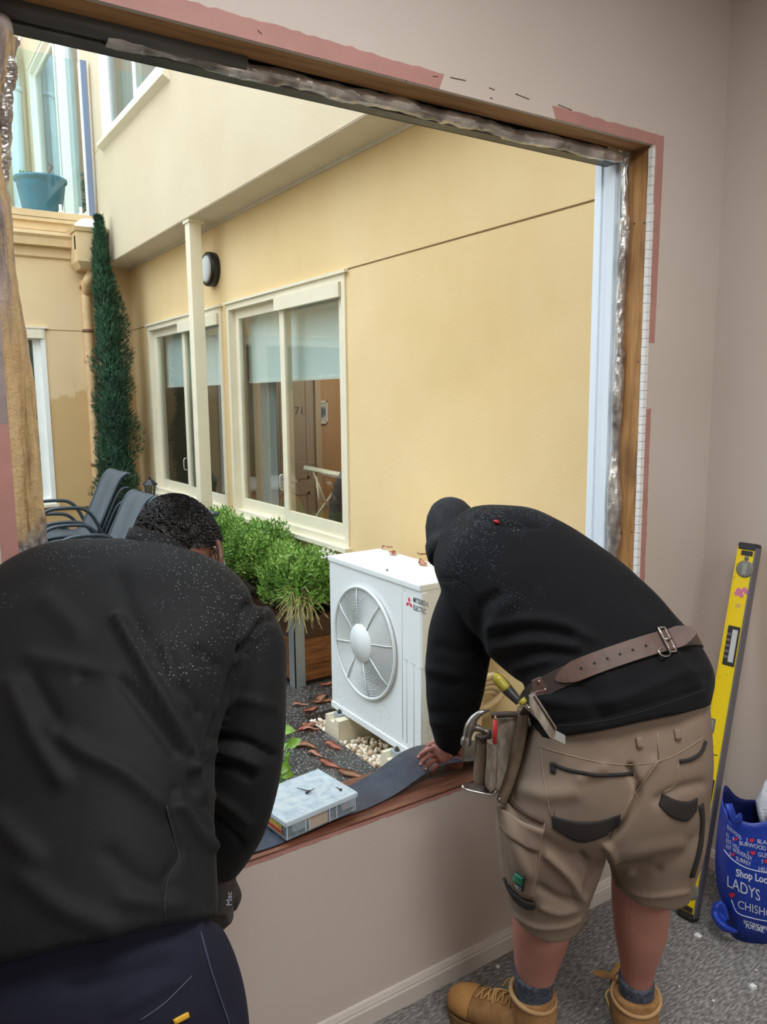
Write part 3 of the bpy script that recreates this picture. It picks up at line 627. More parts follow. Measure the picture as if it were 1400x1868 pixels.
# lamp inside the lived-in room
def ceiling_rose(lbl, x, y, z, p):
    r = root('ceiling_lamp', (x, y, z), lbl, 'lamp'); bm = bmesh.new(); lathe(bm, (x, y, z), (0, 0, -1), [(0.14, 0), (0.15, 0.03), (0.12, 0.07), (0.02, 0.085)], 24); k = NT('lamp_bowl'); k.col((1, 1, 1, 1)); k.b.inputs['Emission Color'].default_value = (1, 0.9, 0.78, 1); k.b.inputs['Emission Strength'].default_value = 4; from_bm('lamp_bowl', bm, k.m, r, True)
    l = bpy.data.lights.new('ceiling_lamp_light', 'POINT'); l.energy = p; l.shadow_soft_size = 0.12; l.color = (1, 0.9, 0.78); o = bpy.data.objects.new('ceiling_lamp_light', l); C.objects.link(o); o.location = (x, y, z-0.22)
ceiling_rose('round ceiling lamp in the room with the numbered door', 3.7, 3.3, 2.69, 30)
ceiling_rose('round ceiling lamp in the darker room behind the post', 3.6, 5.9, 2.69, 5)
ceiling_rose('round ceiling lamp in the room off the balcony', 3.4, 9.2, 6.29, 12)
# ================================================================== balcony over the far wall
bm = bmesh.new()
for z0, z1, y in ((3.44, 3.545, YF-0.06), (3.36, 3.44, YF-0.03)): box(bm, np.array((-6, y, z0)), np.array((XO-0.002, YF+0.2, z1)))
box(bm, np.array((-6, YF+0.12, 3.30)), np.array((XO-0.002, 11.0, 3.50)))
bal = struct(from_bm('balcony_slab', bm, M_TANP), 'tan fascia and slab of the balcony')
boxo('fascia_groove', (-6, YF-0.0625, 3.475), (XO-0.003, YF-0.058, 3.48), M_JOINT, bal)
struct(boxo('wall_balcony_back', (-6, 11.0, 3.3), (XO+0.1, 11.1, 7.2), M_CREAM), 'back wall of the balcony')
gl = root('glass_balustrade', (0.9, YF+0.06, 3.545), 'tall clear glass balustrade with a blue-grey end post', 'balustrade')
for x0, x1 in ((-1.5, 0.2), (0.22, 2.06)): boxo('glass_panel', (x0, YF+0.05, 3.58), (x1, YF+0.062, 5.08), M_BGLASS, gl)
boxo('end_post', (2.13, YF+0.03, 3.545), (2.19, YF+0.09, 5.09), basic('blue_grey_post', srgb(126, 140, 168), 0.4, 0.3), gl)
boxo('post_gasket', (2.112, YF+0.04, 3.545), (2.13, YF+0.08, 5.07), M_WHITEP, gl)
for x in (0.5, 1.85, 2.05):
    bm = bmesh.new(); lathe(bm, (x, YF+0.056, 3.545), (0, 0, 1), [(0.03, 0), (0.028, 0.02), (0.016, 0.05), (0.016, 0.1)], 12); from_bm('glass_clamp', bm, M_WHITEP, gl, True)
# blue pot with its plant
pc = np.array([1.74, YF+0.40, 3.56])
po = root('blue_plant_pot', tuple(pc), 'large ribbed teal blue plant pot behind the balcony glass', 'pot')
prof = [(0.17, 0), (0.19, 0.03)]
for i in range(16): prof += [(0.19+0.045*i/15+0.003, 0.05+0.018*i), (0.19+0.045*i/15-0.001, 0.059+0.018*i)]
prof += [(0.245, 0.36), (0.262, 0.37), (0.262, 0.40), (0.24, 0.405), (0.235, 0.36), (0.01, 0.36)]
bm = bmesh.new(); lathe(bm, pc, (0, 0, 1), prof, 40); from_bm('pot_body', bm, basic('teal_glaze', srgb(14, 112, 142), 0.25, coat=0.2, var=0.12, vscale=10), po, True)
bm = bmesh.new(); lathe(bm, pc+np.array((0, 0, 0.355)), (0, 0, 1), [(0.234, 0), (0.2, 0.012), (0.01, 0.02)], 30); from_bm('potting_soil', bm, M_SOIL, po, True)
M_LEAF = basic('shrub_leaf', srgb(96, 156, 52), 0.45, var=0.35, vscale=5)
def leaf_quad(bm, base, d, side, L, W, fold=0.25):
    d, side = nrm(d), nrm(side); n = np.cross(d, side); p = [base, base+d*L*0.45+side*W+n*W*fold, base+d*L, base+d*L*0.45-side*W+n*W*fold]; m = base+d*L*0.5
    v = [bm.verts.new(q) for q in p]; bm.faces.new((v[0], v[1], v[2])); bm.faces.new((v[0], v[2], v[3]))
for k, (dx, dz, cl) in enumerate(((-0.16, 0.08, M_LEAF), (-0.13, 0.10, M_LEAF))):
    bm = bmesh.new(); b0 = pc+np.array((dx, -0.05, 0.37)); leaf_quad(bm, b0, (-0.5, -0.2, 0.8), (0.7, 0.5, 0.4), 0.10, 0.035); leaf_quad(bm, b0, (0.3, -0.4, 0.8), (0.6, 0.6, 0), 0.09, 0.03); from_bm('leaf', bm, cl, po)
tubeo('dry_stem', [pc+np.array((0.05, -0.05, 0.36)), pc+np.array((0.07, -0.06, 0.45)), pc+np.array((0.11, -0.06, 0.52)), pc+np.array((0.07, -0.06, 0.56))], [0.006, 0.008, 0.012, 0.004], basic('dry_red', srgb(140, 84, 70), 0.7), po, sub=4)
tubeo('dry_stem', [pc+np.array((0.0, -0.02, 0.36)), pc+np.array((-0.05, -0.03, 0.42)), pc+np.array((-0.12, -0.03, 0.45))], 0.006, basic('dry_brown', srgb(130, 110, 84), 0.7), po, sub=4)
# pale blue downpipe, camera and hedge panel on the balcony back wall
bp = root('balcony_downpipe', (1.9, 10.6, 3.5), 'pale blue-white downpipe at the back of the balcony', 'downpipe')
a = [ony(18, 110, 10.7), ony(26, 160, 10.7), ony(30, 230, 10.7), ony(38, 380, 10.7)]; a[-1][2] = 3.5; tubeo('pipe', [a[0]+np.array((0.0, 0.2, 0.3)), a[0], a[1], a[2], a[3]], 0.09, basic('pale_pipe', srgb(206, 224, 234), 0.4), bp, sub=4, n=14)
tubeo('pipe_collar', [a[1]+np.array((0, 0, 0.0)), a[1]-np.array((0, 0, 0.06))], 0.1, basic('pale_pipe', srgb(206, 224, 234), 0.4), bp, n=14)
scx = ony(46, 78, 10.98); sco = root('security_camera', tuple(scx), 'small white round security camera on the balcony back wall', 'camera')
bm = bmesh.new(); lathe(bm, scx, (0, -1, 0), [(0.10, 0), (0.10, 0.05), (0.075, 0.07)], 20); from_bm('camera_base', bm, M_WHITEP, sco, True)
bm = bmesh.new(); ellipsoid(bm, scx+np.array((-0.02, -0.10, -0.02)), (0.085, 0, 0), (0, 0.085, 0), (0, 0, 0.085), 18, 12); from_bm('camera_ball', bm, M_WHITEP, sco, True)
for dx in (-0.035, 0.025):
    bm = bmesh.new(); lathe(bm, scx+np.array((-0.03+dx, -0.17, -0.035)), (-0.1, -1, -0.2), [(0.022, 0), (0.022, 0.02), (0.01, 0.022)], 12); from_bm('camera_lens', bm, M_DARK, sco, True)
def f_hedge(k):
    k.col(k.ramp(k.noise(40, 5, 0.7), [(0.35, srgb(30, 70, 66)), (0.6, srgb(110, 160, 140))])); k.set(Roughness=0.6)
M_HEDGE = mk('hedge_leaf', f_hedge)
bm = bmesh.new(); rnd = random.Random(3)
for i in range(2600):
    p = np.array((0.6+1.18*rnd.random(), 10.45+0.2*rnd.random(), 3.5+1.35*rnd.random())); d = np.array([rnd.gauss(0, 1) for _ in range(3)]); leaf_quad(bm, p, d, np.cross(d, [rnd.random(), 1, 0.3]), 0.05, 0.02)
hd = root('hedge_screen', (1.2, 10.5, 3.5), 'leafy green hedge screen at the back of the balcony', 'hedge'); stuff(from_bm('foliage', bm, M_HEDGE, hd))
boxo('hedge_trough', (0.6, 10.4, 3.5), (1.8, 10.7, 3.62), M_DARK, hd)
# gutter, rainhead, downpipe
gt = root('gutter', (0.5, YF, 3.1), 'tan roof gutter along the top of the far wall', 'gutter')
bm = bmesh.new(); prism(bm, [(-6, YF-0.001, 3.34), (-6, YF-0.13, 3.335), (-6, YF-0.135, 3.30), (-6, YF-0.11, 3.27), (-6, YF-0.10, 3.20), (-6, YF-0.001, 3.19)], (7.93, 0, 0)); from_bm('gutter_profile', bm, M_TANP, gt)
bm = bmesh.new(); prism(bm, [(-6, YF, 3.19), (-6, YF-0.03, 3.19), (-6, YF-0.03, 3.10), (-6, YF, 3.08)], (7.93, 0, 0)); from_bm('under_board', bm, M_TANP, gt)
rh = root('rainwater_head', (2.05, YF-0.16, 3.0), 'tan box rainwater head with slot under a white dome', 'rain head')
def frustum(bm, z0, z1, a, b):
    R = []
    for z, (x0, x1, y0, y1) in ((z0, a), (z1, b)): R.append(np.array([(x0, y0, z), (x1, y0, z), (x1, y1, z), (x0, y1, z)]))
    rings(bm, R)
bm = bmesh.new(); frustum(bm, 3.04, 3.33, (1.90, 2.19, YF-0.33, YF-0.01), (1.90, 2.19, YF-0.33, YF-0.01)); frustum(bm, 3.33, 3.37, (1.885, 2.2, YF-0.345, YF-0.01), (1.87, 2.215, YF-0.36, YF-0.01)); frustum(bm, 2.98, 3.04, (1.94, 2.15, YF-0.28, YF-0.03), (1.90, 2.19, YF-0.33, YF-0.01)); from_bm('head_box', bm, M_TANP, rh)
boxo('overflow_slot', (1.897, YF-0.29, 3.16), (1.901, YF-0.235, 3.29), M_DARK, rh)
bm = bmesh.new(); ellipsoid(bm, (2.06, YF-0.17, 3.36), (0.15, 0, 0), (0, 0.15, 0), (0, 0, 0.13), 24, 12); tag(from_bm('white_dome', bm, M_WHITEP, None, True), 'white plastic dome resting on the tan rainwater head', 'dome')
dn = root('downpipe', (2.04, YF-0.05, G), 'tan round downpipe beside the cypress on the far wall', 'downpipe')
tubeo('pipe', [(2.07, YF-0.17, 3.0), (2.06, YF-0.17, 2.93), (2.02, YF-0.16, 2.86), (2.02, YF-0.06, 2.74), (2.02, YF-0.055, 2.66), (2.02, YF-0.055, G)], 0.05, basic('tan_pipe', srgb(214, 178, 130), 0.5, var=0.18, vscale=9), dn, n=14, sub=3)
for z in (2.8, 2.36, 0.95): tubeo('pipe_bracket', [(2.02, YF-0.06, z), (2.02, YF-0.06, z+0.03)], 0.056, basic('rusty_bracket', srgb(120, 86, 58), 0.7), dn, n=14)
# ================================================================== cypress
cy = root('cypress_tree', (2.14, 6.78, G), 'tall narrow dark green cypress in the courtyard corner', 'tree')
bm = bmesh.new(); rnd = random.Random(5); axis = [(-0.15, 2.16), (0.8, 2.13), (1.6, 2.15), (2.4, 2.15), (3.0, 2.10), (3.46, 2.10)]
rad = [(-0.15, 0.10), (0.5, 0.24), (1.2, 0.23), (1.9, 0.21), (2.4, 0.165), (2.9, 0.10), (3.1, 0.07), (3.3, 0.04), (3.5, 0.012)]
for i in range(24000):
    z = -0.05+3.5*(rnd.random()**1.05); R0 = np.interp(z, *zip(*rad)); x0 = np.interp(z, *zip(*axis)); a = rnd.random()*6.283; r = R0*(rnd.random()**0.4)*(0.9+0.55*noise.noise(Vector((math.cos(a)*1.3, math.sin(a)*1.3, z*3.5))))
    p = np.array((x0+r*math.cos(a), 6.76+r*math.sin(a), z)); d = nrm((0.5*math.cos(a)+rnd.gauss(0, .4), 0.5*math.sin(a)+rnd.gauss(0, .4), 0.85)); s = np.cross(d, (math.cos(a), math.sin(a), 0.2)); leaf_quad(bm, p, d, s, 0.03+0.04*rnd.random(), 0.004+0.003*rnd.random(), 0.5)
    if rnd.random() < 0.4: leaf_quad(bm, p, nrm(d+np.array((rnd.gauss(0, .5), rnd.gauss(0, .5), 0))), (rnd.random(), rnd.random(), 0), 0.05, 0.006)
M_CYP = basic('cypress_leaf', srgb(52, 88, 62), 0.7, var=0.5, vscale=7); stuff(from_bm('foliage', bm, M_CYP, cy))
tubeo('trunk', [(2.16, 6.78, G), (2.14, 6.77, 1.5), (2.14, 6.76, 3.2)], [0.05, 0.03, 0.006], basic('bark', srgb(84, 66, 50), 0.9), cy)
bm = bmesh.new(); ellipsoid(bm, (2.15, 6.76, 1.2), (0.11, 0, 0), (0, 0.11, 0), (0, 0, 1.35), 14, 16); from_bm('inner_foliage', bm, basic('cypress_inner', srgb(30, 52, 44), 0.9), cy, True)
# lantern
lp = ony(274, 890, 5.9); ln = root('garden_lantern', (lp[0], 5.9, G), 'small black pointed garden lantern on a stake', 'lantern')
M_BLK = basic('black_metal', srgb(34, 32, 32), 0.5)
tubeo('stake', [(lp[0], 5.9, G), (lp[0], 5.9, lp[2]-0.11)], 0.012, M_BLK, ln)
bm = bmesh.new(); lathe(bm, (lp[0], 5.9, lp[2]-0.11), (0, 0, 1), [(0.035, 0), (0.035, 0.012), (0.01, 0.014)], 6); from_bm('lantern_base', bm, M_BLK, ln)
bm = bmesh.new(); lathe(bm, (lp[0], 5.9, lp[2]+0.03), (0, 0, 1), [(0.075, 0), (0.07, 0.01), (0.025, 0.05), (0.012, 0.055), (0.012, 0.075), (0.002, 0.085)], 6); from_bm('lantern_roof', bm, M_BLK, ln)
bm = bmesh.new(); lathe(bm, (lp[0], 5.9, lp[2]-0.10), (0, 0, 1), [(0.033, 0), (0.05, 0.13)], 6); from_bm('lantern_glass', bm, M_BGLASS, ln)
for k in range(6):
    a = k*math.pi/3; tubeo('lantern_bar', [(lp[0]+0.035*math.cos(a), 5.9+0.035*math.sin(a), lp[2]-0.1), (lp[0]+0.055*math.cos(a), 5.9+0.055*math.sin(a), lp[2]+0.035)], 0.005, M_BLK, ln, n=5)
# ================================================================== stacked sling chairs
M_SLING = basic('grey_sling', srgb(112, 118, 124), 0.55, var=0.08, vscale=4, bump=0.1, bscale=300, bdist=0.0005)
M_FRAME = basic('charcoal_tube', srgb(62, 72, 80), 0.35, 0.3)
def make_chair():
    "faces -x, origin at floor under the seat centre"
    r = bpy.data.objects.new('patio_chair', None); C.objects.link(r); w = 0.26
    prof = np.array([(-0.24, 0.40), (-0.20, 0.425), (-0.05, 0.41), (0.10, 0.395), (0.16, 0.42), (0.22, 0.53), (0.30, 0.70), (0.37, 0.84), (0.42, 0.885), (0.46, 0.885)]); pf = catmull(prof, 4)
    bm = bmesh.new(); rows = [[bm.verts.new((x, y, z)) for y in (-w+0.02, 0, w-0.02)] for x, z in pf]
    for a, b in zip(rows[:-1], rows[1:]):
        for i in range(2): bm.faces.new((a[i], a[i+1], b[i+1], b[i]))
    bmesh.ops.solidify(bm, geom=list(bm.faces), thickness=0.006); o = from_bm('sling', bm, M_SLING, r, True)
    for s in (-1, 1):
        tubeo('side_rail', [(x, s*(w-0.012), z-0.004) for x, z in prof], 0.013, M_FRAME, r, n=8, sub=3)
        tubeo('arm_leg', [(-0.27, s*(w+0.015), 0), (-0.265, s*(w+0.015), 0.45), (-0.25, s*(w+0.015), 0.58), (-0.17, s*(w+0.015), 0.645), (0.0, s*(w+0.015), 0.65), (0.10, s*(w+0.015), 0.62), (0.17, s*(w+0.01), 0.52), (0.26, s*(w+0.01), 0.28), (0.36, s*(w+0.01), 0)], 0.014, M_FRAME, r, n=8, sub=4)
    for x, z in ((-0.23, 0.395), (0.14, 0.385), (0.45, 0.88)): tubeo('cross_bar', [(x, -w, z), (x, w, z)], 0.011, M_FRAME, r, n=8)
    return r
def dup(o, loc, rotz, label, group, name=None):
    r = o.copy(); C.objects.link(r); r.location = loc; r.rotation_euler = (0, 0, rotz); tag(r, label, o.get('category', 'chair'), group)
    for ch in list(o.children):
        c2 = ch.copy(); C.objects.link(c2); c2.parent = r
        for g in ch.children: g2 = g.copy(); C.objects.link(g2); g2.parent = c2
    return r
ch0 = make_chair(); ch0['category'] = 'chair'
nth = ['bottom', 'second', 'third', 'top']; first = True
for (x, y, n, lbl, rz) in ((1.20, 4.98, 4, 'the tall stack in front of the cypress', 0.0), (1.20, 4.25, 3, 'the lower stack next to the tall one', 0.0), (1.21, 3.70, 3, 'the end stack of the lower pair', 0.0), (1.24, 3.16, 3, 'the stack closest to the shrubs', 0.0)):
    for k in range(n):
        word = 'bottom' if k == 0 else ('top' if k == n-1 else nth[k]); lb = f'grey sling patio chair, {word} of {lbl}'
        loc = (x+0.02*k, y, G+0.11*k)
        if first: ch0.location = loc; tag(ch0, lb, 'chair', 'stacked patio chairs'); first = False
        else: dup(ch0, loc, rz, lb, 'stacked patio chairs')
# ================================================================== planter and shrubs
pl = root('planter_box', (2.28, 3.8, G), 'timber planter box with galvanised corner posts below the window', 'planter')
def f_plank(k):
    v = k.mapped((4, 4, 40)); n = k.noise(1.5, 6, 0.65, v); k.col(k.ramp(n, [(0.25, srgb(70, 40, 24)), (0.5, srgb(132, 82, 44)), (0.75, srgb(166, 110, 62))])); k.set(Roughness=0.4); k.bump(n, 0.4, 0.003)
M_PLANK = mk('wet_planter_plank', f_plank); M_PLANKD = basic('dark_planter_plank', srgb(74, 48, 34), 0.5, var=0.3, vscale=20, stretch=(4, 4, 40))
PX0, PX1, PY0, PY1 = 2.10, 2.46, 2.64, 6.1
for i, (z0, z1) in enumerate(((G+0.03, G+0.125), (G+0.13, G+0.30), (G+0.305, G+0.44))):
    m = M_PLANKD if i == 2 else M_PLANK
    boxo('plank', (PX0+0.004, PY0, z0), (PX1, PY0+0.03, z1), m, pl); boxo('plank', (PX0, PY0, z0), (PX0+0.03, PY1, z1), m, pl); boxo('plank', (PX1-0.03, PY0+0.03, z0), (PX1, PY1, z1), m, pl); boxo('plank', (PX0+0.03, PY1-0.03, z0), (PX1-0.03, PY1, z1), m, pl)
M_GALV = basic('galvanised_angle', srgb(172, 180, 184), 0.4, 0.6, var=0.1, vscale=8)
bm = bmesh.new(); box(bm, np.array((PX0-0.006, PY0-0.006, G)), np.array((PX0+0.065, PY0, G+0.53))); box(bm, np.array((PX0-0.006, PY0-0.006, G)), np.array((PX0, PY0+0.075, G+0.53))); from_bm('corner_angle', bm, M_GALV, pl)
boxo('planter_soil', (PX0+0.03, PY0+0.03, G), (PX1-0.03, PY1-0.03, G+0.42), M_SOIL, pl)
def shrub(lbl, c, rx, ry, rz, seed, n, lean=(0, 0, 0)):
    r = root('herb_shrub', (c[0], c[1], G+0.42), lbl, 'shrub'); bm = bmesh.new(); rnd = random.Random(seed); stems = []
    for i in range(n):
        a = rnd.random()*6.283; u = rnd.random()**0.5; ph = math.acos(1-1.25*rnd.random()); q = np.array((math.sin(ph)*math.cos(a), math.sin(ph)*math.sin(a), math.cos(ph)))
        tip = np.array(c)+q*np.array((rx, ry, rz))*(0.55+0.45*u)*(0.88+0.3*noise.noise(Vector(q*2.3+Vector((seed, 0, 0))))); d = nrm(q+np.array((rnd.gauss(0, .35), rnd.gauss(0, .35), 0.55)))
        L = 0.10+0.06*rnd.random(); m = 9
        side = nrm(np.cross(d, (rnd.random(), rnd.random(), 0.1)))
        for k in range(m):
            f = k/m; b = tip-d*L*(1-f); aa = k*2.4+a; s1 = side; s2 = np.cross(d, side); out = math.cos(aa)*s1+math.sin(aa)*s2
            leaf_quad(bm, b, nrm(out*(1.0-0.55*f)+d*(0.5+0.7*f)), np.cross(d, out), (0.042-0.016*f)*(0.8+0.4*rnd.random()), 0.0065, 0.35)
        if i % 5 == 0: stems.append((np.array(c)-np.array((0, 0, rz*0.35)), tip-d*L))
    M = NT('herb_leaf'); M.col(M.ramp(M.noise(4.5, 5, 0.7), [(0.3, srgb(78, 118, 46)), (0.5, srgb(126, 166, 74)), (0.7, srgb(170, 202, 112))])); M.set(Roughness=0.38)
    stuff(from_bm('foliage', bm, M.m, r)); bm = bmesh.new()
    for a, b in stems: tube(bm, [a, (a+b)/2+np.array((0, 0, 0.02)), b], 0.004, 5)
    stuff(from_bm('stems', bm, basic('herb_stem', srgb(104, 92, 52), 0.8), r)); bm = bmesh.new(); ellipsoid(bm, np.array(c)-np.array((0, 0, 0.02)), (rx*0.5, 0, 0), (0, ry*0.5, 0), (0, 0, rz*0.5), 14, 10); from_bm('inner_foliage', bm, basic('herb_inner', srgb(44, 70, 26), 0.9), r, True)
    return r
shrub('bright green herb shrub nearest the air conditioner with dry straw under it', (2.25, 2.84, 0.46), 0.30, 0.34, 0.31, 21, 1500)
shrub('taller bright green herb shrub in the middle of the planter', (2.23, 3.40, 0.52), 0.30, 0.38, 0.35, 22, 1500)
shrub('bright green herb shrub at the foot of the cream post', (2.235, 4.12, 0.54), 0.235, 0.40, 0.34, 23, 1250)
st = root('straw_tuft', (2.13, 2.62, 0.36), 'dry straw tuft hanging over the planter corner', 'straw'); bm = bmesh.new(); rnd = random.Random(8)
for i in range(170):
    b = np.array((2.15+0.12*rnd.random()-0.04, 2.66+0.1*rnd.random()-0.03, 0.36+0.1*rnd.random())); d = nrm((rnd.gauss(-0.5, .6), rnd.gauss(-0.6, .5), rnd.gauss(-0.35, .5))); L = 0.08+0.12*rnd.random()
    tube(bm, [b, b+d*L*0.5+np.array((0, 0, 0.015)), b+d*L-np.array((0, 0, 0.03))], 0.0016, 4)
stuff(from_bm('straw', bm, basic('straw', srgb(176, 166, 110), 0.8), st))
fl = root('white_flower_cluster', (2.3, 2.75, 0.6), 'small cluster of white flowers in the shrub by the air conditioner', 'flowers'); bm = bmesh.new()
for i in range(40):
    c = ony(598+rnd.gauss(0, 10), 1010+rnd.gauss(0, 5), 2.62+0.1*rnd.random()); ellipsoid(bm, c, (0.006, 0, 0), (0, 0.006, 0), (0, 0, 0.005), 6, 4)
stuff(from_bm('petals', bm, M_WHITEP, fl))
tubeo('flower_stem', [ony(598, 1012, 2.65), (2.3, 2.78, 0.45)], 0.004, basic('herb_stem', srgb(104, 92, 52), 0.8), fl)
# ================================================================== air conditioner
AX0, AX1, AY0, AY1, AZ0, AZ1 = 2.02, 2.345, 1.20, 2.035, -0.05, 0.805
M_ACW = NT('ivory_enamel'); _v = M_ACW.vor(70); _m = M_ACW.math('MULTIPLY', M_ACW.ramp(_v, [(0.10, (1, 1, 1, 1)), (0.2, (0, 0, 0, 1))]), M_ACW.ramp(M_ACW.math('ADD', M_ACW.math('MULTIPLY', M_ACW.xyz()[2], -1.4), M_ACW.noise(9, 3)), [(0.22, (0, 0, 0, 1)), (0.42, (1, 1, 1, 1))]))
M_ACW.col(M_ACW.mix(_m, srgb(226, 230, 230), srgb(120, 118, 110))); M_ACW.set(Roughness=0.35); M_ACW = M_ACW.m
ac = root('air_conditioner', ((AX0+AX1)/2, (AY0+AY1)/2, AZ0), 'white outdoor air conditioner unit with round fan grille', 'air conditioner')
fc = onx(663, 1175, AX0); FR = 0.5*abs(onx(720, 1190, AX0)[1]-onx(619, 1160, AX0)[1]); fc[1] = 0.5*(onx(720, 1190, AX0)[1]+onx(619, 1160, AX0)[1]); fc[2] = 0.5*(onx(672, 1076, AX0)[2]+onx(672, 1270, AX0)[2]); FR = 0.5*(FR+0.5*(onx(672, 1076, AX0)[2]-onx(672, 1270, AX0)[2]))
# front panel with circular hole, built as a ring of quads
N = 48; bm = bmesh.new(); a = np.arange(N)*2*math.pi/N
def sq(ang, x):
    dy, dz = math.cos(ang), math.sin(ang); ts = []
    if dy > 1e-9: ts.append((AY1-fc[1])/dy)
    if dy < -1e-9: ts.append((AY0-fc[1])/dy)
    if dz > 1e-9: ts.append((AZ1-0.02-fc[2])/dz)
    if dz < -1e-9: ts.append((AZ0-fc[2])/dz)
    t = min(ts); return np.array((x, fc[1]+dy*t, fc[2]+dz*t))
angs = sorted(list(a)+[math.atan2(z-fc[2], y-fc[1]) % (2*math.pi) for y in (AY0, AY1) for z in (AZ0, AZ1-0.02)])
outer = [sq(q, AX0) for q in angs]; inner = [np.array((AX0, fc[1]+FR*math.cos(q), fc[2]+FR*math.sin(q))) for q in angs]; deep = [p+np.array((0.05, 0, 0)) for p in inner]; back = [p+np.array((AX1-AX0, 0, 0)) for p in outer]
deepc = [np.array((AX0+0.09, fc[1]+FR*0.9*math.cos(q), fc[2]+FR*0.9*math.sin(q))) for q in angs]
rings(bm, [back, outer, inner, deep, deepc]); from_bm('casing', bm, M_ACW, ac)
bm = bmesh.new(); box(bm, np.array((AX0-0.008, AY0-0.006, AZ1-0.03)), np.array((AX1+0.006, AY1+0.006, AZ1)), 0.006); from_bm('lid', bm, M_ACW, ac)
bm = bmesh.new(); box(bm, np.array((AX0-0.007, AY0-0.003, AZ0)), np.array((AX0+0.02, AY1+0.003, AZ0+0.035)), 0.004); from_bm('base_pan', bm, M_ACW, ac)
bm = bmesh.new(); box(bm, np.array((AX0+0.0, AY0-0.012, AZ0+0.05)), np.array((AX0+0.035, AY0, AZ1-0.035)), 0.006); from_bm('corner_cover', bm, M_ACW, ac)
bm = bmesh.new(); lathe(bm, fc+np.array((0.088, 0, 0)), (-1, 0, 0), [(FR*0.9, 0), (FR*0.9, 0.003), (0.01, 0.003)], 40); from_bm('cavity_shade_disc', bm, basic('cavity_shade', srgb(46, 50, 52), 0.6), ac)  # dark disc standing in for the shade inside the fan cavity
M_FAN = basic('fan_plastic', srgb(116, 121, 121), 0.5)
bm = bmesh.new(); lathe(bm, fc+np.array((0.085, 0, 0)), (-1, 0, 0), [(0.07, 0), (0.07, 0.05), (0.05, 0.06)], 20); from_bm('fan_hub', bm, M_FAN, ac, True)
for k in range(3):
    bm = bmesh.new(); rows = []
    for i in range(9):
        rr = 0.06+(FR*0.86-0.06)*i/8; row = []
        for j in range(9):
            q = k*2.094+0.35*rr/FR+1.15*(j/8-0.5)*(0.75+0.5*i/8); row.append(bm.verts.new(fc+np.array((0.075-0.05*(j/8)+0.01, rr*math.cos(q), rr*math.sin(q)))))
        rows.append(row)
    for A_, B_ in zip(rows[:-1], rows[1:]):
        for j in range(8): bm.faces.new((A_[j], A_[j+1], B_[j+1], B_[j]))
    bmesh.ops.solidify(bm, geom=list(bm.faces), thickness=0.003); from_bm('fan_blade', bm, M_FAN, ac, True)
M_WIRE = basic('grille_wire', srgb(214, 217, 216), 0.4)
gr = from_bm('grille_rim', (lambda b: (tube(b, [fc+np.array((-0.012, (FR+0.012)*math.cos(q), (FR+0.012)*math.sin(q))) for q in np.arange(72)*2*math.pi/72], 0.009, 10, 1, True), b)[1])(bmesh.new()), M_WIRE, ac, True)
NR = 22
for i in range(NR):
    rr = FR*0.37+(FR*0.99-FR*0.37)*i/(NR-1); dx = -0.022+0.012*(i/(NR-1))**2
    bm = bmesh.new(); tube(bm, [fc+np.array((dx, rr*math.cos(q), rr*math.sin(q))) for q in np.arange(56)*2*math.pi/56], 0.0026, 6, 1, True); from_bm('grille_ring', bm, M_WIRE, gr, True)
for k in range(8):
    q = math.radians(22.5+12+45*k); tubeo('grille_spoke', [fc+np.array((-0.026, FR*0.3*math.cos(q), FR*0.3*math.sin(q))), fc+np.array((-0.024, FR*0.8*math.cos(q), FR*0.8*math.sin(q))), fc+np.array((-0.014, (FR+0.012)*math.cos(q), (FR+0.012)*math.sin(q)))], 0.0034, M_WIRE, gr, n=6)
bm = bmesh.new(); lathe(bm, fc, (-1, 0, 0), [(FR*0.355, 0.016), (FR*0.36, 0.026), (FR*0.345, 0.033), (0.005, 0.036)], 36); from_bm('grille_cap', bm, M_ACW, gr, True)
# pressed lines, screws, print
M_LINE = basic('pressed_line', srgb(176, 180, 180), 0.5)
lines = [((740, 1080), (729, 1345)), ((746, 1205), (739, 1353)), ((759, 1213), (752, 1362)), ((774, 1220), (766, 1370))]
for a_, b_ in lines: p, q = onx(*a_, AX0-0.0004), onx(*b_, AX0-0.0004); p[1] = q[1] = 0.5*(p[1]+q[1]); tubeo('pressed_line', [p, q], 0.0016, M_LINE, ac, n=6)
for a_, b_ in (((735, 1073), (740, 1078)), ((738, 1202), (745, 1205)), ((751, 1209), (758, 1213)), ((766, 1217), (773, 1220))): tubeo('pressed_line', [onx(*a_, AX0-0.0004), onx(*b_, AX0-0.0004)], 0.0018, M_LINE, ac, n=6)
for q in ((670, 1076), (707, 1040), (664, 1271)):
    bm = bmesh.new(); lathe(bm, onx(*q, AX0-0.006), (-1, 0, 0), [(0.006, 0), (0.005, 0.003), (0.001, 0.004)], 10); from_bm('screw', bm, M_STEEL, ac, True)
lo = onx(747, 1100, AX0); u_ = np.array((0, -1.0, 0)); v_ = np.array((0, 0, 1.0)); rr = 0.029; M_RED = basic('logo_red', srgb(206, 40, 70), 0.5)
bm = bmesh.new()
for k in range(3):
    q = math.radians(90+120*k); d = math.cos(q)*u_+math.sin(q)*v_; s = -math.sin(q)*u_+math.cos(q)*v_
    prism(bm, [lo+np.array((-0.0008, 0, 0)), lo+np.array((-0.0008, 0, 0))+d*rr*0.52+s*rr*0.30, lo+np.array((-0.0008, 0, 0))+d*rr*1.04, lo+np.array((-0.0008, 0, 0))+d*rr*0.52-s*rr*0.30], (0.0012, 0, 0))
from_bm('logo', bm, M_RED, ac)
M_INK = basic('dark_print', srgb(70, 74, 84), 0.6); p0 = onx(754, 1098, AX0-0.0012); wtxt = abs(onx(782, 1110, AX0)[1]-p0[1])
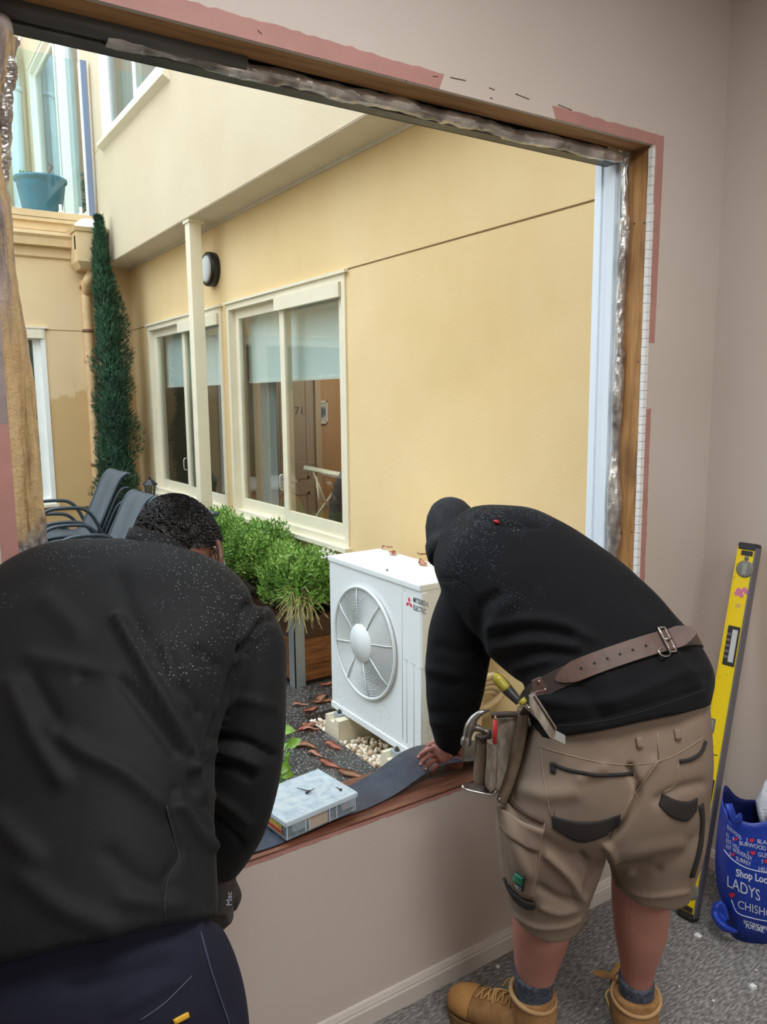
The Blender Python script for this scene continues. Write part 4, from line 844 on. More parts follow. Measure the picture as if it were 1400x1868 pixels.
text_flat('lettering', 'MITSUBISHI', 0.034, p0, u_, v_, M_INK, ac, 0.0, wtxt, 0.0006); text_flat('lettering', 'ELECTRIC', 0.034, p0-v_*0.036, u_, v_, M_INK, ac, 0.0, wtxt*0.86, 0.0006)
# feet
M_BLOCK = basic('cream_polymer', srgb(214, 204, 178), 0.6, var=0.1, vscale=12)
for i, y in enumerate((1.375, 1.93)):
    f = root('mounting_block', (2.15, y, G-0.055), 'cream grooved mounting block under the fan end of the unit' if i else 'cream grooved mounting block under the plain end of the unit', 'block', 'mounting blocks')
    prof = [(-0.075, -0.205), (-0.07, -0.065), (-0.035, -0.058), (-0.022, -0.085), (0.022, -0.085), (0.035, -0.058), (0.07, -0.065), (0.075, -0.205)]
    bm = bmesh.new(); prism(bm, [(1.955, y+a_, b_) for a_, b_ in prof], (0.47, 0, 0)); from_bm('block_body', bm, M_BLOCK, f)
    boxo('mount_bracket', (1.985, y-0.03, -0.088), (2.06, y+0.03, -0.049), M_GALV, f, 0.004)
    bm = bmesh.new(); lathe(bm, (2.003, y, -0.05), (0, 0, 1), [(0.012, 0), (0.012, 0.012), (0.006, 0.013), (0.006, 0.022), (0.001, 0.023)], 6); from_bm('anchor_bolt', bm, M_STEEL, f)
# pebbles
rnd = random.Random(33); pebs = []
for k in range(5):
    bm = bmesh.new(); bmesh.ops.create_icosphere(bm, subdivisions=2, radius=0.012)
    for v in bm.verts: v.co = Vector((v.co.x*(1+0.2*k/4), v.co.y*0.85, v.co.z*0.7))*(1+0.25*noise.noise(v.co*90+Vector((k*5, 0, 0))))
    me = bpy.data.meshes.new('pebble'); bm.to_mesh(me); bm.free(); me.polygons.foreach_set('use_smooth', [True]*len(me.polygons)); me.materials.append(basic('pebble_%d' % (k % 3), (srgb(232, 218, 194), srgb(214, 190, 162), srgb(240, 232, 216))[k % 3], 0.7, var=0.15, vscale=40)); pebs.append(me)
cnt = 0
for i in range(1500):
    x = 1.94+0.20*rnd.random()**1.1; y = BY0+0.05+(BY1-BY0-0.09)*rnd.random()
    if any(abs(y-yy) < 0.085 for yy in (1.375, 1.93)) or cnt >= 290: continue
    pk_ = rnd.randrange(5); o = bpy.data.objects.new('pebble', pebs[pk_]); C.objects.link(o); o.location = (x, y, G-0.055+0.006+rnd.random()*0.03); o.rotation_euler = (rnd.random()*6, rnd.random()*6, rnd.random()*6); o.scale = (1, 1, 1); s = 0.8+0.6*rnd.random(); o.scale = (s, s, s)
    tag(o, ('small cream', 'small tan', 'small whitish')[pk_ % 3]+' pebble in the bed under the air conditioner', 'pebble', 'pebbles under the unit'); cnt += 1
boxo('pebble_base', (1.94, BY0+0.02, G-0.056), (2.40, BY1-0.02, G-0.05), basic('pebble_fill', srgb(180, 160, 132), 0.8, var=0.35, vscale=60, bump=1.0, bscale=80, bdist=0.01), bpy.data.objects['ground_bed'])
# ------- fallen leaves
M_DRY = [basic('dry_leaf_%d' % i, c, 0.5, var=0.25, vscale=30) for i, c in enumerate((srgb(232, 176, 152), srgb(220, 146, 122), srgb(196, 146, 116)))]
def leaf_oval(bm, base, d, side, L, W):
    d, side = nrm(d), nrm(np.asarray(side, float)-nrm(d)*(np.asarray(side, float) @ nrm(d))); n = np.cross(d, side); rows = []
    for k in range(8):
        f = k/7; w = W*max(0.04, math.sin(math.pi*f**0.8)); c = base+d*L*f+n*L*0.12*math.sin(3*f); rows.append([bm.verts.new(c+side*w+n*w*0.35), bm.verts.new(c), bm.verts.new(c-side*w+n*w*0.35)])
    for a, b in zip(rows[:-1], rows[1:]):
        for j in range(2): bm.faces.new((a[j], a[j+1], b[j+1], b[j]))
def dry_leaf(P, ang, L, lbl, i, lift=0.004):
    bm = bmesh.new(); n = 9; rows = []
    for k in range(n):
        f = k/(n-1); w = L*0.22*math.sin(math.pi*min(1, f**0.8))*(1-0.2*f); x = L*(f-0.5); cz = 0.012*math.sin(f*5+i)*1.0
        rows.append([bm.verts.new((x, s*w+0.02*L*math.sin(f*4), 0.004+max(0, cz)+abs(s)*0.006)) for s in (-1, 0, 1)])
    for a, b in zip(rows[:-1], rows[1:]):
        for j in range(2): bm.faces.new((a[j], a[j+1], b[j+1], b[j]))
    bmesh.ops.solidify(bm, geom=list(bm.faces), thickness=0.0012); o = from_bm('fallen_leaf', bm, M_DRY[i % 3], None, True); o.location = (P[0], P[1], P[2]+lift-0.003); o.rotation_euler = (0, 0, ang); o.scale = (1, 1, 1)
    return tag(o, lbl, 'leaf', 'fallen leaves')
gl_ = [(547, 1288, .2), (567, 1297, 1.0), (590, 1281, .4), (563, 1325, -.4), (600, 1318, .7), (555, 1363, -.3), (573, 1378, -.5), (600, 1397, -.5), (640, 1415, -.4), (637, 1438, .2), (600, 1250, .3), (586, 1277, 1.2), (575, 1330, .1), (620, 1360, -.6)]
for i, (px, py, an) in enumerate(gl_):
    P = onz(px, py, G if not (575 < px < 640 and 1310 < py < 1370) else G); 
    if P[0] > BX0-0.04 and BY0 < P[1] < BY1: P[0] = BX0-0.06
    dry_leaf(P, an-0.6, 0.10+0.03*(i % 3), ('salmon pink', 'rusty red', 'tan brown')[i % 3]+' dry leaf lying on the wet paving', i)
for i, (px, py, an) in enumerate(((707, 1002, .2), (717, 1011, .9), (775, 1014, -.4), (771, 1030, 1.2))):
    dry_leaf(onz(px, py, AZ1), an, 0.085+0.02*(i % 2), ('salmon pink', 'rusty red', 'tan brown')[i % 3]+' dry leaf lying on the lid of the air conditioner', i)
# insulated pipes beside the unit
M_PIPE = basic('pipe_lagging', srgb(196, 176, 142), 0.7, var=0.1, vscale=10)
pcl = root('pipe_coil', (2.14, 1.0, 0.2), 'coil of beige lagged refrigerant pipe hanging beside the unit', 'pipe')
for k in range(4):
    cc = ony(890, 1262+k*9, 1.02); bm = bmesh.new(); R0 = 0.13-0.008*k; tube(bm, [cc+np.array((R0*math.cos(q)-0.02, 0.012*k, 0.55*R0*math.sin(q)+0.1*R0*math.cos(q))) for q in np.arange(40)*2*math.pi/40], 0.016, 8, 1, True); from_bm('pipe_loop', bm, M_PIPE, pcl, True)
dct = ony(866, 1330, 1.0); tubeo('pipe_riser', [(dct[0], 1.0, G), (dct[0], 1.0, 0.1), (dct[0]+0.02, 1.0, 0.42)], 0.03, M_PIPE, pcl, n=10, sub=3)
tubeo('cable_tie', [ony(873, 1240, 1.0), ony(872, 1285, 1.0)], 0.004, M_BLK, pcl)
tubeo('pipe_tail', [(2.10, 1.02, 0.45), (2.2, 1.10, 0.55), (2.26, 1.2, 0.5)], 0.014, M_PIPE, pcl, n=8, sub=4)
# ================================================================== on the sill
M_MEMB = basic('black_flashing_sky_sheen', srgb(88, 95, 110), 0.22, var=0.25, vscale=14, bump=0.15, bscale=40)  # black strip; sky reflection put into its blue-grey base colour
xs_ = np.linspace(0.50, 1.92, 90); bm = bmesh.new(); rows = []
for x in xs_:
    h = 0.030*math.exp(-((x-1.27)/0.14)**2)+0.010*math.exp(-((x-1.50)/0.10)**2)
    if x < 1.02: h = 0.0
    tw = 0.03*math.exp(-((x-1.27)/0.15)**2); z = 0.579+h; y0 = 0.035+0.035*math.exp(-((x-1.28)/0.17)**2)-0.02*math.exp(-((x-0.72)/0.1)**2)
    rows.append([(x, y0, z+0.001), (x, y0+0.05, z+0.004+tw*0.2), (x, y0+0.10, z+tw*0.35), (x, y0+0.135, z-0.004+tw*0.3)])
V = [[bm.verts.new(p) for p in r] for r in rows]
for a_, b_ in zip(V[:-1], V[1:]):
    for j in range(3): bm.faces.new((a_[j], a_[j+1], b_[j+1], b_[j]))
bmesh.ops.solidify(bm, geom=list(bm.faces), thickness=0.003); tag(from_bm('flashing_strip', bm, M_MEMB, None, True), 'wavy black flashing strip lying along the bottom of the hole', 'flashing')
# organiser case
def f_clear(k):
    k.col(srgb(214, 232, 240)); k.set(Roughness=0.08, Alpha=0.14); k.b.inputs['Specular IOR Level'].default_value = 0.8
M_CLEAR = mk('clear_plastic', f_clear)
def f_lid(k):
    n = k.noise(38, 5, 0.7); k.col(k.ramp(n, [(0.3, srgb(176, 200, 214)), (0.6, srgb(224, 234, 238))])); k.set(Roughness=0.12, Alpha=0.5); k.bump(k.vor(300), 0.4, 0.003)
M_LID = mk('rain_spotted_lid', f_lid)
def f_rim(k): k.col(srgb(220, 232, 238)); k.set(Roughness=0.12, Alpha=0.6)
M_RIMC = mk('milky_rim', f_rim)
cs = root('organiser_case', (0.87, 0.1, 0.582), 'clear plastic organiser case of small parts standing on the flashing', 'case')
cO = np.array((0.755, 0.006, 0.588)); cu = nrm((0.215, 0.028, 0)); cv = nrm((-0.028, 0.215, 0)); cw = np.array((0, 0, 1.0)); CWd, CDp, CHt = 0.213, 0.165, 0.05
def cbox(name, u0, u1, v0, v1, z0, z1, mat, parent=cs):
    bm = bmesh.new(); obox(bm, cO+cu*(u0+u1)/2+cv*(v0+v1)/2+cw*(z0+z1)/2, cu*(u1-u0)/2, cv*(v1-v0)/2, cw*(z1-z0)/2)
    es = list(bm.edges); bmesh.ops.bevel(bm, geom=es, offset=min(0.003, 0.3*min(u1-u0, v1-v0, z1-z0)), segments=2, affect='EDGES'); return from_bm(name, bm, mat, parent, False)
w = 0.0018
for a_ in ((0, CWd, 0, w, 0, CHt-0.012), (0, CWd, CDp-w, CDp, 0, CHt-0.012), (0, w, 0, CDp, 0, CHt-0.012), (CWd-w, CWd, 0, CDp, 0, CHt-0.012), (0, CWd, 0, CDp, 0, w)): cbox('case_side', *a_, M_CLEAR)
cbox('lid_panel', -0.002, CWd+0.002, -0.002, CDp+0.002, CHt-0.004, CHt-0.001, M_LID)
for a_ in ((-0.004, CWd+0.004, -0.005, 0.001, CHt-0.013, CHt), (-0.004, CWd+0.004, CDp-0.001, CDp+0.005, CHt-0.013, CHt), (-0.005, 0.001, -0.004, CDp+0.004, CHt-0.013, CHt), (CWd-0.001, CWd+0.005, -0.004, CDp+0.004, CHt-0.011, CHt)): cbox('lid_rim', *a_, M_RIMC)
M_RIBW = basic('milky_plastic', srgb(214, 226, 232), 0.2)
for u0 in (0.0, 0.055, 0.066, 0.128, 0.150, CWd-0.003): cbox('front_rib', u0, u0+0.0022, -0.0012, 0.0004, 0.001, CHt-0.014, M_RIBW)
for i in range(1, 6): cbox('divider', CWd*i/6-0.001, CWd*i/6+0.001, 0.002, CDp-0.002, w, CHt-0.014, M_CLEAR)
cbox('divider', 0.002, CWd-0.002, CDp*0.5-0.001, CDp*0.5+0.001, w, CHt-0.014, M_CLEAR)
for u0 in (0.012, CWd-0.052): cbox('latch', u0, u0+0.04, -0.009, -0.004, CHt-0.03, CHt-0.008, M_CLEAR)
cols = [srgb(40, 42, 46), srgb(60, 62, 66), srgb(186, 148, 104), srgb(52, 54, 60), srgb(70, 66, 70), srgb(60, 60, 64)]
for i in range(6):
    for j in range(2):
        b = cbox('part_tray', CWd*i/6+0.004, CWd*(i+1)/6-0.004, 0.004+j*CDp/2, CDp/2*(j+1)-0.004, w+0.0005, 0.018+0.008*((i*3+j*5) % 3), basic('parts_%d' % i, cols[i] if j == 0 else srgb(150+10*i, 150, 156), 0.5, var=0.5, vscale=120, bump=0.8, bscale=180))
cbox('cardboard_insert', 0.068, 0.125, 0.0022, 0.0042, w, 0.034, basic('cardboard', srgb(192, 156, 112), 0.8)); cbox('brand_label', -0.0012, -0.0002, 0.02, CDp-0.03, 0.006, 0.032, basic('case_label', srgb(196, 170, 70), 0.5, var=0.5, vscale=60)); cbox('label_stripe', -0.0018, -0.001, 0.02, CDp-0.05, 0.010, 0.018, basic('label_red', srgb(186, 44, 52), 0.5))
cbox('red_wire_bundle', CWd*5/6+0.004, CWd*5/6+0.012, 0.004, 0.05, 0.01, 0.036, basic('wire_red', srgb(190, 50, 80), 0.5))
for i, (a_, b_) in enumerate((((542, 1437), (562, 1443)), ((574, 1438), (561, 1446)), ((613, 1435), (621, 1440)))):
    zt = cO[2]+CHt+0.0018; p, q = onz(*a_, zt), onz(*b_, zt); sw = root('screw', tuple(p), ('long black screw lying left on the case lid', 'short black screw lying across the long one', 'single black screw near the corner of the case lid')[i], 'screw', 'loose screws'); d = nrm(q-p)
    tubeo('screw_shank', [p, q], [0.0008, 0.0016], M_BLK, sw, n=6); bm = bmesh.new(); lathe(bm, q, d, [(0.0016, 0), (0.004, 0.0025), (0.004, 0.0035), (0.0005, 0.0038)], 10); from_bm('screw_head', bm, M_BLK, sw, True)
# weed by the sill
wdp = root('weed_plant', (0.92, 0.42, G), 'small green leafy weed growing up outside the sill', 'plant'); wz = []
for (px, py) in ((520, 1325), (535, 1355), (540, 1362), (512, 1395), (518, 1402), (508, 1418), (505, 1440), (515, 1370)):
    p = ony(px, py, 0.42); bm = bmesh.new(); rnd = random.Random(px); leaf_oval(bm, p-np.array((0.02, 0, 0.01)), (rnd.gauss(0.4, .5), -0.3, rnd.gauss(0, .5)), (0.2, rnd.random(), 0.8), 0.05, 0.016); from_bm('leaf', bm, basic('weed_leaf', srgb(112, 156, 48), 0.4, var=0.3, vscale=40), wdp, True)
    tubeo('stem', [(0.92, 0.42, G), (0.90, 0.42, 0.3), p-np.array((0.02, 0, 0.01))], 0.0025, M_LEAF, wdp, sub=4, n=5)
# ================================================================== spirit level
lb_, lt_ = np.array((2.035, -0.215, 0.004)), np.array((2.292, -0.196, 1.172))
la = nrm(lt_-lb_); vw = nrm(lb_+0.5*(lt_-lb_)-CAM); lw = CR*0.643-CF*0.766; lw = nrm(lw-la*(lw @ la)); lnv = np.cross(lw, la)
if lnv @ vw > 0: lnv = -lnv
LL = 1.2; lc = (lb_+lt_)/2; lc = lb_+la*0.6
LW_, LT_ = 0.029, 0.0165
lv = root('spirit_level', tuple(lb_), 'long yellow spirit level leaning in the corner of the room', 'level')
def f_yel(k):
    sp = k.math('MULTIPLY', k.ramp(k.vor(60), [(0.08, (1, 1, 1, 1)), (0.16, (0, 0, 0, 1))]), k.ramp(k.noise(14, 3), [(0.5, (0, 0, 0, 1)), (0.6, (1, 1, 1, 1))])); k.col(k.mix(sp, srgb(240, 208, 16), srgb(120, 100, 40))); k.set(Roughness=0.4)
M_YEL = mk('level_yellow', f_yel); M_LGREY = basic('level_grey', srgb(112, 108, 114), 0.45, 0.2); M_LBLK = basic('level_black', srgb(44, 42, 44), 0.5)
def lbox(name, s0, s1, w0, w1, n0, n1, mat, parent=lv, bev=0.0):
    bm = bmesh.new(); obox(bm, lb_+la*(s0+s1)/2+lw*(w0+w1)/2+lnv*(n0+n1)/2, la*(s1-s0)/2, lw*(w1-w0)/2, lnv*(n1-n0)/2)
    if bev: bmesh.ops.bevel(bm, geom=list(bm.edges), offset=bev, segments=2, affect='EDGES')
    return from_bm(name, bm, mat, parent)
lbox('web', 0.012, LL-0.012, -LW_, LW_, -LT_+0.002, LT_-0.002, M_YEL); lbox('edge_flange', 0.012, LL-0.012, LW_-0.004, LW_+0.0015, -LT_, LT_, M_LGREY); lbox('edge_flange', 0.012, LL-0.012, -LW_, -LW_+0.004, -LT_, LT_, M_YEL)
for s0, s1 in ((0, 0.022), (LL-0.022, LL)):
    e = lbox('end_cap', s0, s1, -LW_-0.001, LW_+0.001, -LT_-0.001, LT_+0.001, M_LBLK, bev=0.003)
    for k in (-1, 0, 1):
        lbox('cap_slot', s0 if s0 > 0.1 else s0-0.0006, (s1+0.0006) if s0 > 0.1 else s1*0.4, k*0.017-0.005, k*0.017+0.005, -0.008, 0.008, basic('cap_red', srgb(150, 60, 60), 0.5), e)
def ldisc(name, s, w_, r, mat, h=0.001, parent=lv, n=24):
    bm = bmesh.new(); lathe(bm, lb_+la*s+lw*w_+lnv*(LT_-0.003), lnv, [(r, 0), (r, 0.002+h), (r*0.85, 0.003+h), (0.001, 0.003+h)], n); return from_bm(name, bm, mat, parent, True)
M_VIAL = basic('vial_grey', srgb(150, 152, 146), 0.2, coat=0.5)
for s in (LL-0.082, 0.09): rim = ldisc('vial_rim', s, 0.004, 0.027, basic('vial_rim', srgb(120, 118, 110), 0.4)); lbox('plumb_vial', s-0.018, s+0.018, -0.003, 0.011, LT_, LT_+0.0022, M_VIAL)
ldisc('hang_hole', LL-0.048, 0.004, 0.007, M_LGREY)
for s in (LL-0.032, 0.032): lbox('cap_notch', s-0.008, s+0.008, -0.016, 0.02, LT_-0.002, LT_-0.0005, M_LBLK)
def grip(s0, s1):
    lbox('hand_slot', s0, s1, -0.017, 0.021, LT_-0.002, LT_+0.0008, M_LBLK, bev=0.0008); lbox('hand_slot_opening', s0+0.012, s1-0.010, -0.001, 0.016, LT_+0.0004, LT_+0.0016, basic('slot_light', srgb(196, 196, 196), 0.6), bev=0.0004)
    for k in range(5): lbox('grip_rib', s0+0.022+k*0.018, s0+0.03+k*0.018, -0.016, -0.003, LT_, LT_+0.002, M_LGREY)
grip(LL-0.39, LL-0.265); grip(0.33, 0.45)
lbox('centre_vial_window', 0.59, 0.635, -LW_-0.0005, -0.008, LT_-0.003, LT_, M_LGREY); lbox('centre_vial', 0.595, 0.63, -0.026, -0.012, LT_-0.001, LT_+0.001, M_VIAL); lbox('score_mark', 0.525, 0.528, -0.024, 0.016, LT_-0.002, LT_-0.0014, M_LBLK)
bm = bmesh.new(); rnd = random.Random(1)
for k in range(9): c_ = lb_+la*(LL-0.155+rnd.gauss(0, .007))+lw*(0.002+rnd.gauss(0, .008))+lnv*(LT_-0.0019); ellipsoid(bm, c_, la*0.008, lw*0.008, lnv*0.0006, 10, 4)
from_bm('pink_marker_scribble', bm, basic('pink_marker', srgb(206, 120, 150), 0.6), lv)
text_flat('lettering', '50', 0.018, lb_+la*(LL-0.205)-lw*0.008+lnv*(LT_-0.0014), lw, la, basic('pink_marker', srgb(206, 120, 150), 0.6), lv, 0)
# ================================================================== shopping bag
bgr = root('shopping_bag', tuple(onz(1400, 1668, 0)), 'blue printed shopping bag standing against the right wall', 'bag')
M_BAG = basic('blue_bag', srgb(22, 56, 160), 0.45, var=0.15, vscale=9, bump=0.3, bscale=14, bdist=0.02); M_BAGIN = basic('navy_bag_inside', srgb(10, 22, 84), 0.6)
BS = [((1332, 1672), (1476, 1676), 2.40, 0.055), ((1318, 1640), (1482, 1642), 2.40, 0.075), ((1313, 1590), (1486, 1592), 2.385, 0.085), ((1317, 1530), (1484, 1534), 2.37, 0.085), ((1325, 1478), (1478, 1486), 2.355, 0.075)]
S_ = catmull(np.array([sec(L_, R__, t_, b_, 3.2) for L_, R__, t_, b_ in BS]), 5); n_ = 56; RI = []
for i in range(len(S_)):
    wv = S_[i, 3:6]; dv = nrm(np.array((CF[0], CF[1], 0)))*S_[i, 6]; a = np.arange(n_)*2*math.pi/n_; e = 2/3.2
    ca = np.sign(np.cos(a))*np.abs(np.cos(a))**e; sa = np.sign(np.sin(a))*np.abs(np.sin(a))**e; ring = S_[i, :3]+ca[:, None]*wv+sa[:, None]*dv
    if i == 0: ring[:, 2] = 0.002
    if i > len(S_)-8: ring[:, 2] += (i-(len(S_)-8))/7*(0.018*np.sin(a*3+0.6)+0.012*np.sin(a*5+2)+0.02*(np.sin(a) > 0))
    ring += 0.003*np.array([noise.noise(Vector(p*9)) for p in ring])[:, None]*nrm(-dv); RI.append(ring)
bm = bmesh.new(); V = [[bm.verts.new(p) for p in r] for r in RI]
for A_, B_ in zip(V[:-1], V[1:]):
    for j in range(n_): bm.faces.new((A_[j], A_[(j+1) % n_], B_[(j+1) % n_], B_[j]))
bm.faces.new(V[0][::-1]); bmesh.ops.recalc_face_normals(bm, faces=bm.faces)
me_b = bpy.data.meshes.new('bag_body'); bm.to_mesh(me_b); bm.free(); bag_bv = bvh_of(me_b)
bo = link('bag_body', me_b, M_BAG, bgr, True); so_ = bo.modifiers.new('s', 'SOLIDIFY'); so_.thickness = 0.0015; so_.offset = -1; so_.material_offset = 1; bo.data.materials.append(M_BAGIN)
def bag_text(s, size, px, py, mat, ang=0.06, fit=None, bold=0.0, font_sx=1.0):
    "print that follows the bag; px,py = left end of the base line in the photograph, size in pixels"
    me = textmesh(s, 1.0, 0, 1, bold); bm = bmesh.new(); bm.from_mesh(me); bmesh.ops.triangulate(bm, faces=bm.faces); bmesh.ops.subdivide_edges(bm, edges=[e for e in bm.edges if e.calc_length() > 0.25], cuts=1); bm.to_mesh(me); bm.free()
    co, _ = vdata(me); out = np.empty_like(co); ok = np.ones(len(co), bool)
    for i, c_ in enumerate(co):
        x_ = px+c_[0]*size*font_sx; y_ = py-c_[1]*size+ang*(c_[0]*size*font_sx)
        h = bag_bv.ray_cast(Vector(CAM), Vector(nrm(ray(x_, y_))))
        if h[0] is None: ok[i] = False; out[i] = at(x_, y_, 2.32)
        else: out[i] = np.array(h[0])-nrm(ray(x_, y_))*0.0022
    setco(me, out); 
    if not ok.all():
        bm = bmesh.new(); bm.from_mesh(me); bm.verts.ensure_lookup_table(); bmesh.ops.delete(bm, geom=[bm.verts[i] for i in np.where(~ok)[0]], context='VERTS'); bm.to_mesh(me); bm.free()
    return link('bag_print', me, mat, bgr)
M_WPR = basic('white_print', srgb(214, 222, 240), 0.6); M_HEART = basic('red_print', srgb(214, 44, 58), 0.6)
for s, sz, px, py, an, sx_ in (('BURWOOD', 11, 1327, 1511, .85, .45), ('I', 11, 1362, 1536, .1, 1), ('BLACKBURN', 11, 1382, 1538, .15, .9), ('ILL', 11, 1325, 1525, .6, .5), ('I', 11, 1337, 1533, .2, 1), ('BURWOOD', 11, 1349, 1541, .22, .85), ('EST HILL', 11, 1325, 1536, .65, .6), ('I', 11, 1364, 1560, .1, 1), ('GLEN', 11, 1383, 1562, .15, .9), ('NT WAVERLEY', 11, 1325, 1547, .5, .65), ('I', 11, 1390, 1575, .1, 1), ('I', 11, 1331, 1561, .2, 1), ('SURREY', 11, 1343, 1569, .42, .72), ('HILLS', 11, 1384, 1588, .15, .9)):
    bag_text(s, sz, px, py, M_WPR, an, font_sx=sx_)
def bag_heart(px, py, s):
    bm = bmesh.new(); pts = []
    for q in np.linspace(0, 2*math.pi, 22, endpoint=False):
        x_ = 16*math.sin(q)**3/17; y_ = (13*math.cos(q)-5*math.cos(2*q)-2*math.cos(3*q)-math.cos(4*q))/17; X_, Y_ = px+x_*s, py-y_*s
        h = bag_bv.ray_cast(Vector(CAM), Vector(nrm(ray(X_, Y_)))); pts.append(np.array(h[0])-nrm(ray(X_, Y_))*0.0024 if h[0] is not None else at(X_, Y_, 2.3))
    bm.faces.new([bm.verts.new(p) for p in pts]); bmesh.ops.triangulate(bm, faces=bm.faces); from_bm('bag_heart', bm, M_HEART, bgr)
for q in ((1372, 1533, 5), (1343, 1531, 4), (1374, 1556, 5), (1337.5, 1559, 4), (1399, 1571, 5), (1336, 1633, 6)): bag_heart(*q)
bag_text('Shop Local', 19, 1343, 1598, M_WPR, .24, font_sx=0.8, bold=0.02); bag_text('LADYS', 29, 1326, 1616, M_WPR, .46, font_sx=0.72); bag_text('CHISHOLM', 21, 1346, 1656, M_WPR, .3, font_sx=0.85); bag_text('ECONOMY.', 9, 1357, 1684, M_WPR, .3, bold=0.03); bag_text('FUTURE.', 9, 1361, 1692, M_WPR, .28, bold=0.03)
for q in (((1321, 1550), (1338, 1569), (1364, 1584), (1402, 1593)), ((1335, 1642), (1346, 1665), (1373, 1675), (1402, 1681))):
    pts = [cast(bag_bv, *p) for p in catmull(q, 6)]; tubeo('bag_stripe', [p-nrm(p-CAM)*0.001 for p, n__ in pts], 0.0014, M_WPR, bgr, n=5)
bm = bmesh.new(); hp = [at(1330, 1466, 2.29), at(1334, 1480, 2.28), at(1342, 1497, 2.28), at(1350, 1490, 2.285), at(1352, 1499, 2.29)]; tube(bm, hp, 0.012, 8, 5, flat=0.25); from_bm('bag_handle', bm, M_BAG, bgr, True)
bm = bmesh.new(); tube(bm, [at(1322, 1678, 2.37), at(1312, 1650, 2.38), at(1308, 1668, 2.38), at(1320, 1690, 2.345), at(1345, 1700, 2.335)], [0.02, 0.026, 0.03, 0.028, 0.012], 10, 4, flat=0.5)
hnd = fuse('bag_fold', bm, 0.004, 3); co_, _ = vdata(hnd); co_[:, 2] += max(0, 0.002-co_[:, 2].min()); setco(hnd, co_); link('bag_fold', hnd, M_BAG, bgr, True)
# white plastic in the bag
bm = bmesh.new(); ellipsoid(bm, at(1420, 1475, 2.37), CR*0.06, CF*0.05, CU*0.09, 20, 14); 
for v in bm.verts: v.co += Vector((1, 1, 1))*0.03*noise.noise(v.co*26)
M_FILM = NT('white_film'); M_FILM.col(srgb(226, 228, 234)); M_FILM.set(Roughness=0.25, Alpha=0.8); M_FILM.bump(M_FILM.noise(60, 4), 0.8, 0.01)
tag(from_bm('plastic_wrap', bm, M_FILM.m, None, True), 'crinkled white plastic wrap sticking out of the blue bag', 'plastic')
# plaster crumbs on the carpet
crs = [(1275, 1711, 12, 'largest white plaster chunk on the carpet near the blue bag'), (1373, 1802, 11, 'white plaster chunk on the carpet in front of the blue bag'), (1312, 1603, 11, 'white plaster chunk between the level and the bag'), (1053, 1680, 6, 'plaster crumb by the wall between the two boots'), (908, 1765, 6, 'plaster crumb by the skirting near the left boot'), (1302, 1826, 4, 'tiny white plaster crumb on the carpet'), (1090, 1842, 4, 'thin white plaster sliver between the two boots'), (1380, 1770, 3, 'tiny white plaster crumb on the carpet'), (1110, 1728, 3, 'tiny white plaster crumb on the carpet'), (1240, 1800, 3, 'tiny white plaster crumb on the carpet'), (1200, 1850, 3, 'tiny white plaster crumb on the carpet')]
for i, (px, py, s, lb2) in enumerate(crs):
    r_ = s*2.0/FPX*0.5; P = onz(px, py, 0.0); bm = bmesh.new(); bmesh.ops.create_cube(bm, size=2*r_); bmesh.ops.subdivide_edges(bm, edges=bm.edges, cuts=2)
    for v in bm.verts: v.co = v.co*(1+0.5*noise.noise(v.co*60/s*6+Vector((i*3, 1, 2)))); v.co.z *= 0.55
    zmin = min(v.co.z for v in bm.verts); o = from_bm('plaster_crumb', bm, M_PLASTER); o.location = (P[0], P[1], -zmin-0.0005); o.rotation_euler = (0, 0, i*1.3); tag(o, lb2, 'plaster', 'plaster crumbs')
# ================================================================== people
def f_skin(base, red):
    def f(k):
        k.col(k.mix(k.ramp(k.noise(7, 4), [(0.35, (0, 0, 0, 1)), (0.7, (1, 1, 1, 1))]), base, red)); k.set(Roughness=0.5); k.b.inputs['Subsurface Weight'].default_value = 0.12; k.b.inputs['Subsurface Radius'].default_value = (0.02, 0.008, 0.004)
        k.bump(k.noise(160, 3), 0.15, 0.001)
    return f
M_SKIN_D = mk('dark_skin', f_skin(srgb(84, 54, 42), srgb(104, 66, 50))); M_SKIN_L = mk('light_skin', f_skin(srgb(176, 122, 106), srgb(160, 102, 90)))
def cloth(name, base, rough, drop, dscale, mask=None, weave=700, sheen=0.0, thr=0.09, keep=(0.52, 0.6)):
    def f(k):
        c = k.ramp(k.noise(5, 4), [(0.3, tuple(x*0.88 for x in base[:3])), (0.7, tuple(min(1, x*1.1) for x in base[:3]))])
        if drop is not None:
            sp = k.ramp(k.vor(dscale), [(thr, (1, 1, 1, 1)), (thr+0.06, (0, 0, 0, 1))]); kp = k.noise(5.5, 4, 0.6)
            if mask is not None:
                X = k.xyz(); d = k.n('ShaderNodeVectorMath', _operation='DISTANCE'); k.l(k.tc.outputs['Object'], d.inputs[0]); d.inputs[1].default_value = tuple(mask[0]); kp = k.math('ADD', kp, k.math('MULTIPLY', k.math('SUBTRACT', mask[1], d.outputs['Value']), mask[2]))
            kp = k.ramp(kp, [(keep[0], (0, 0, 0, 1)), (keep[1], (1, 1, 1, 1))]); c = k.mix(k.math('MULTIPLY', sp, kp), c, drop)
        k.col(c); k.set(Roughness=rough); k.b.inputs['Specular IOR Level'].default_value = 0.22; k.b.inputs['Sheen Weight'].default_value = sheen; k.bump(k.noise(weave, 2), 0.12, 0.0008)
    return mk(name, f)
def tubes_into(bm, P, r, n=14, sub=4): tube(bm, P, r, n, sub)
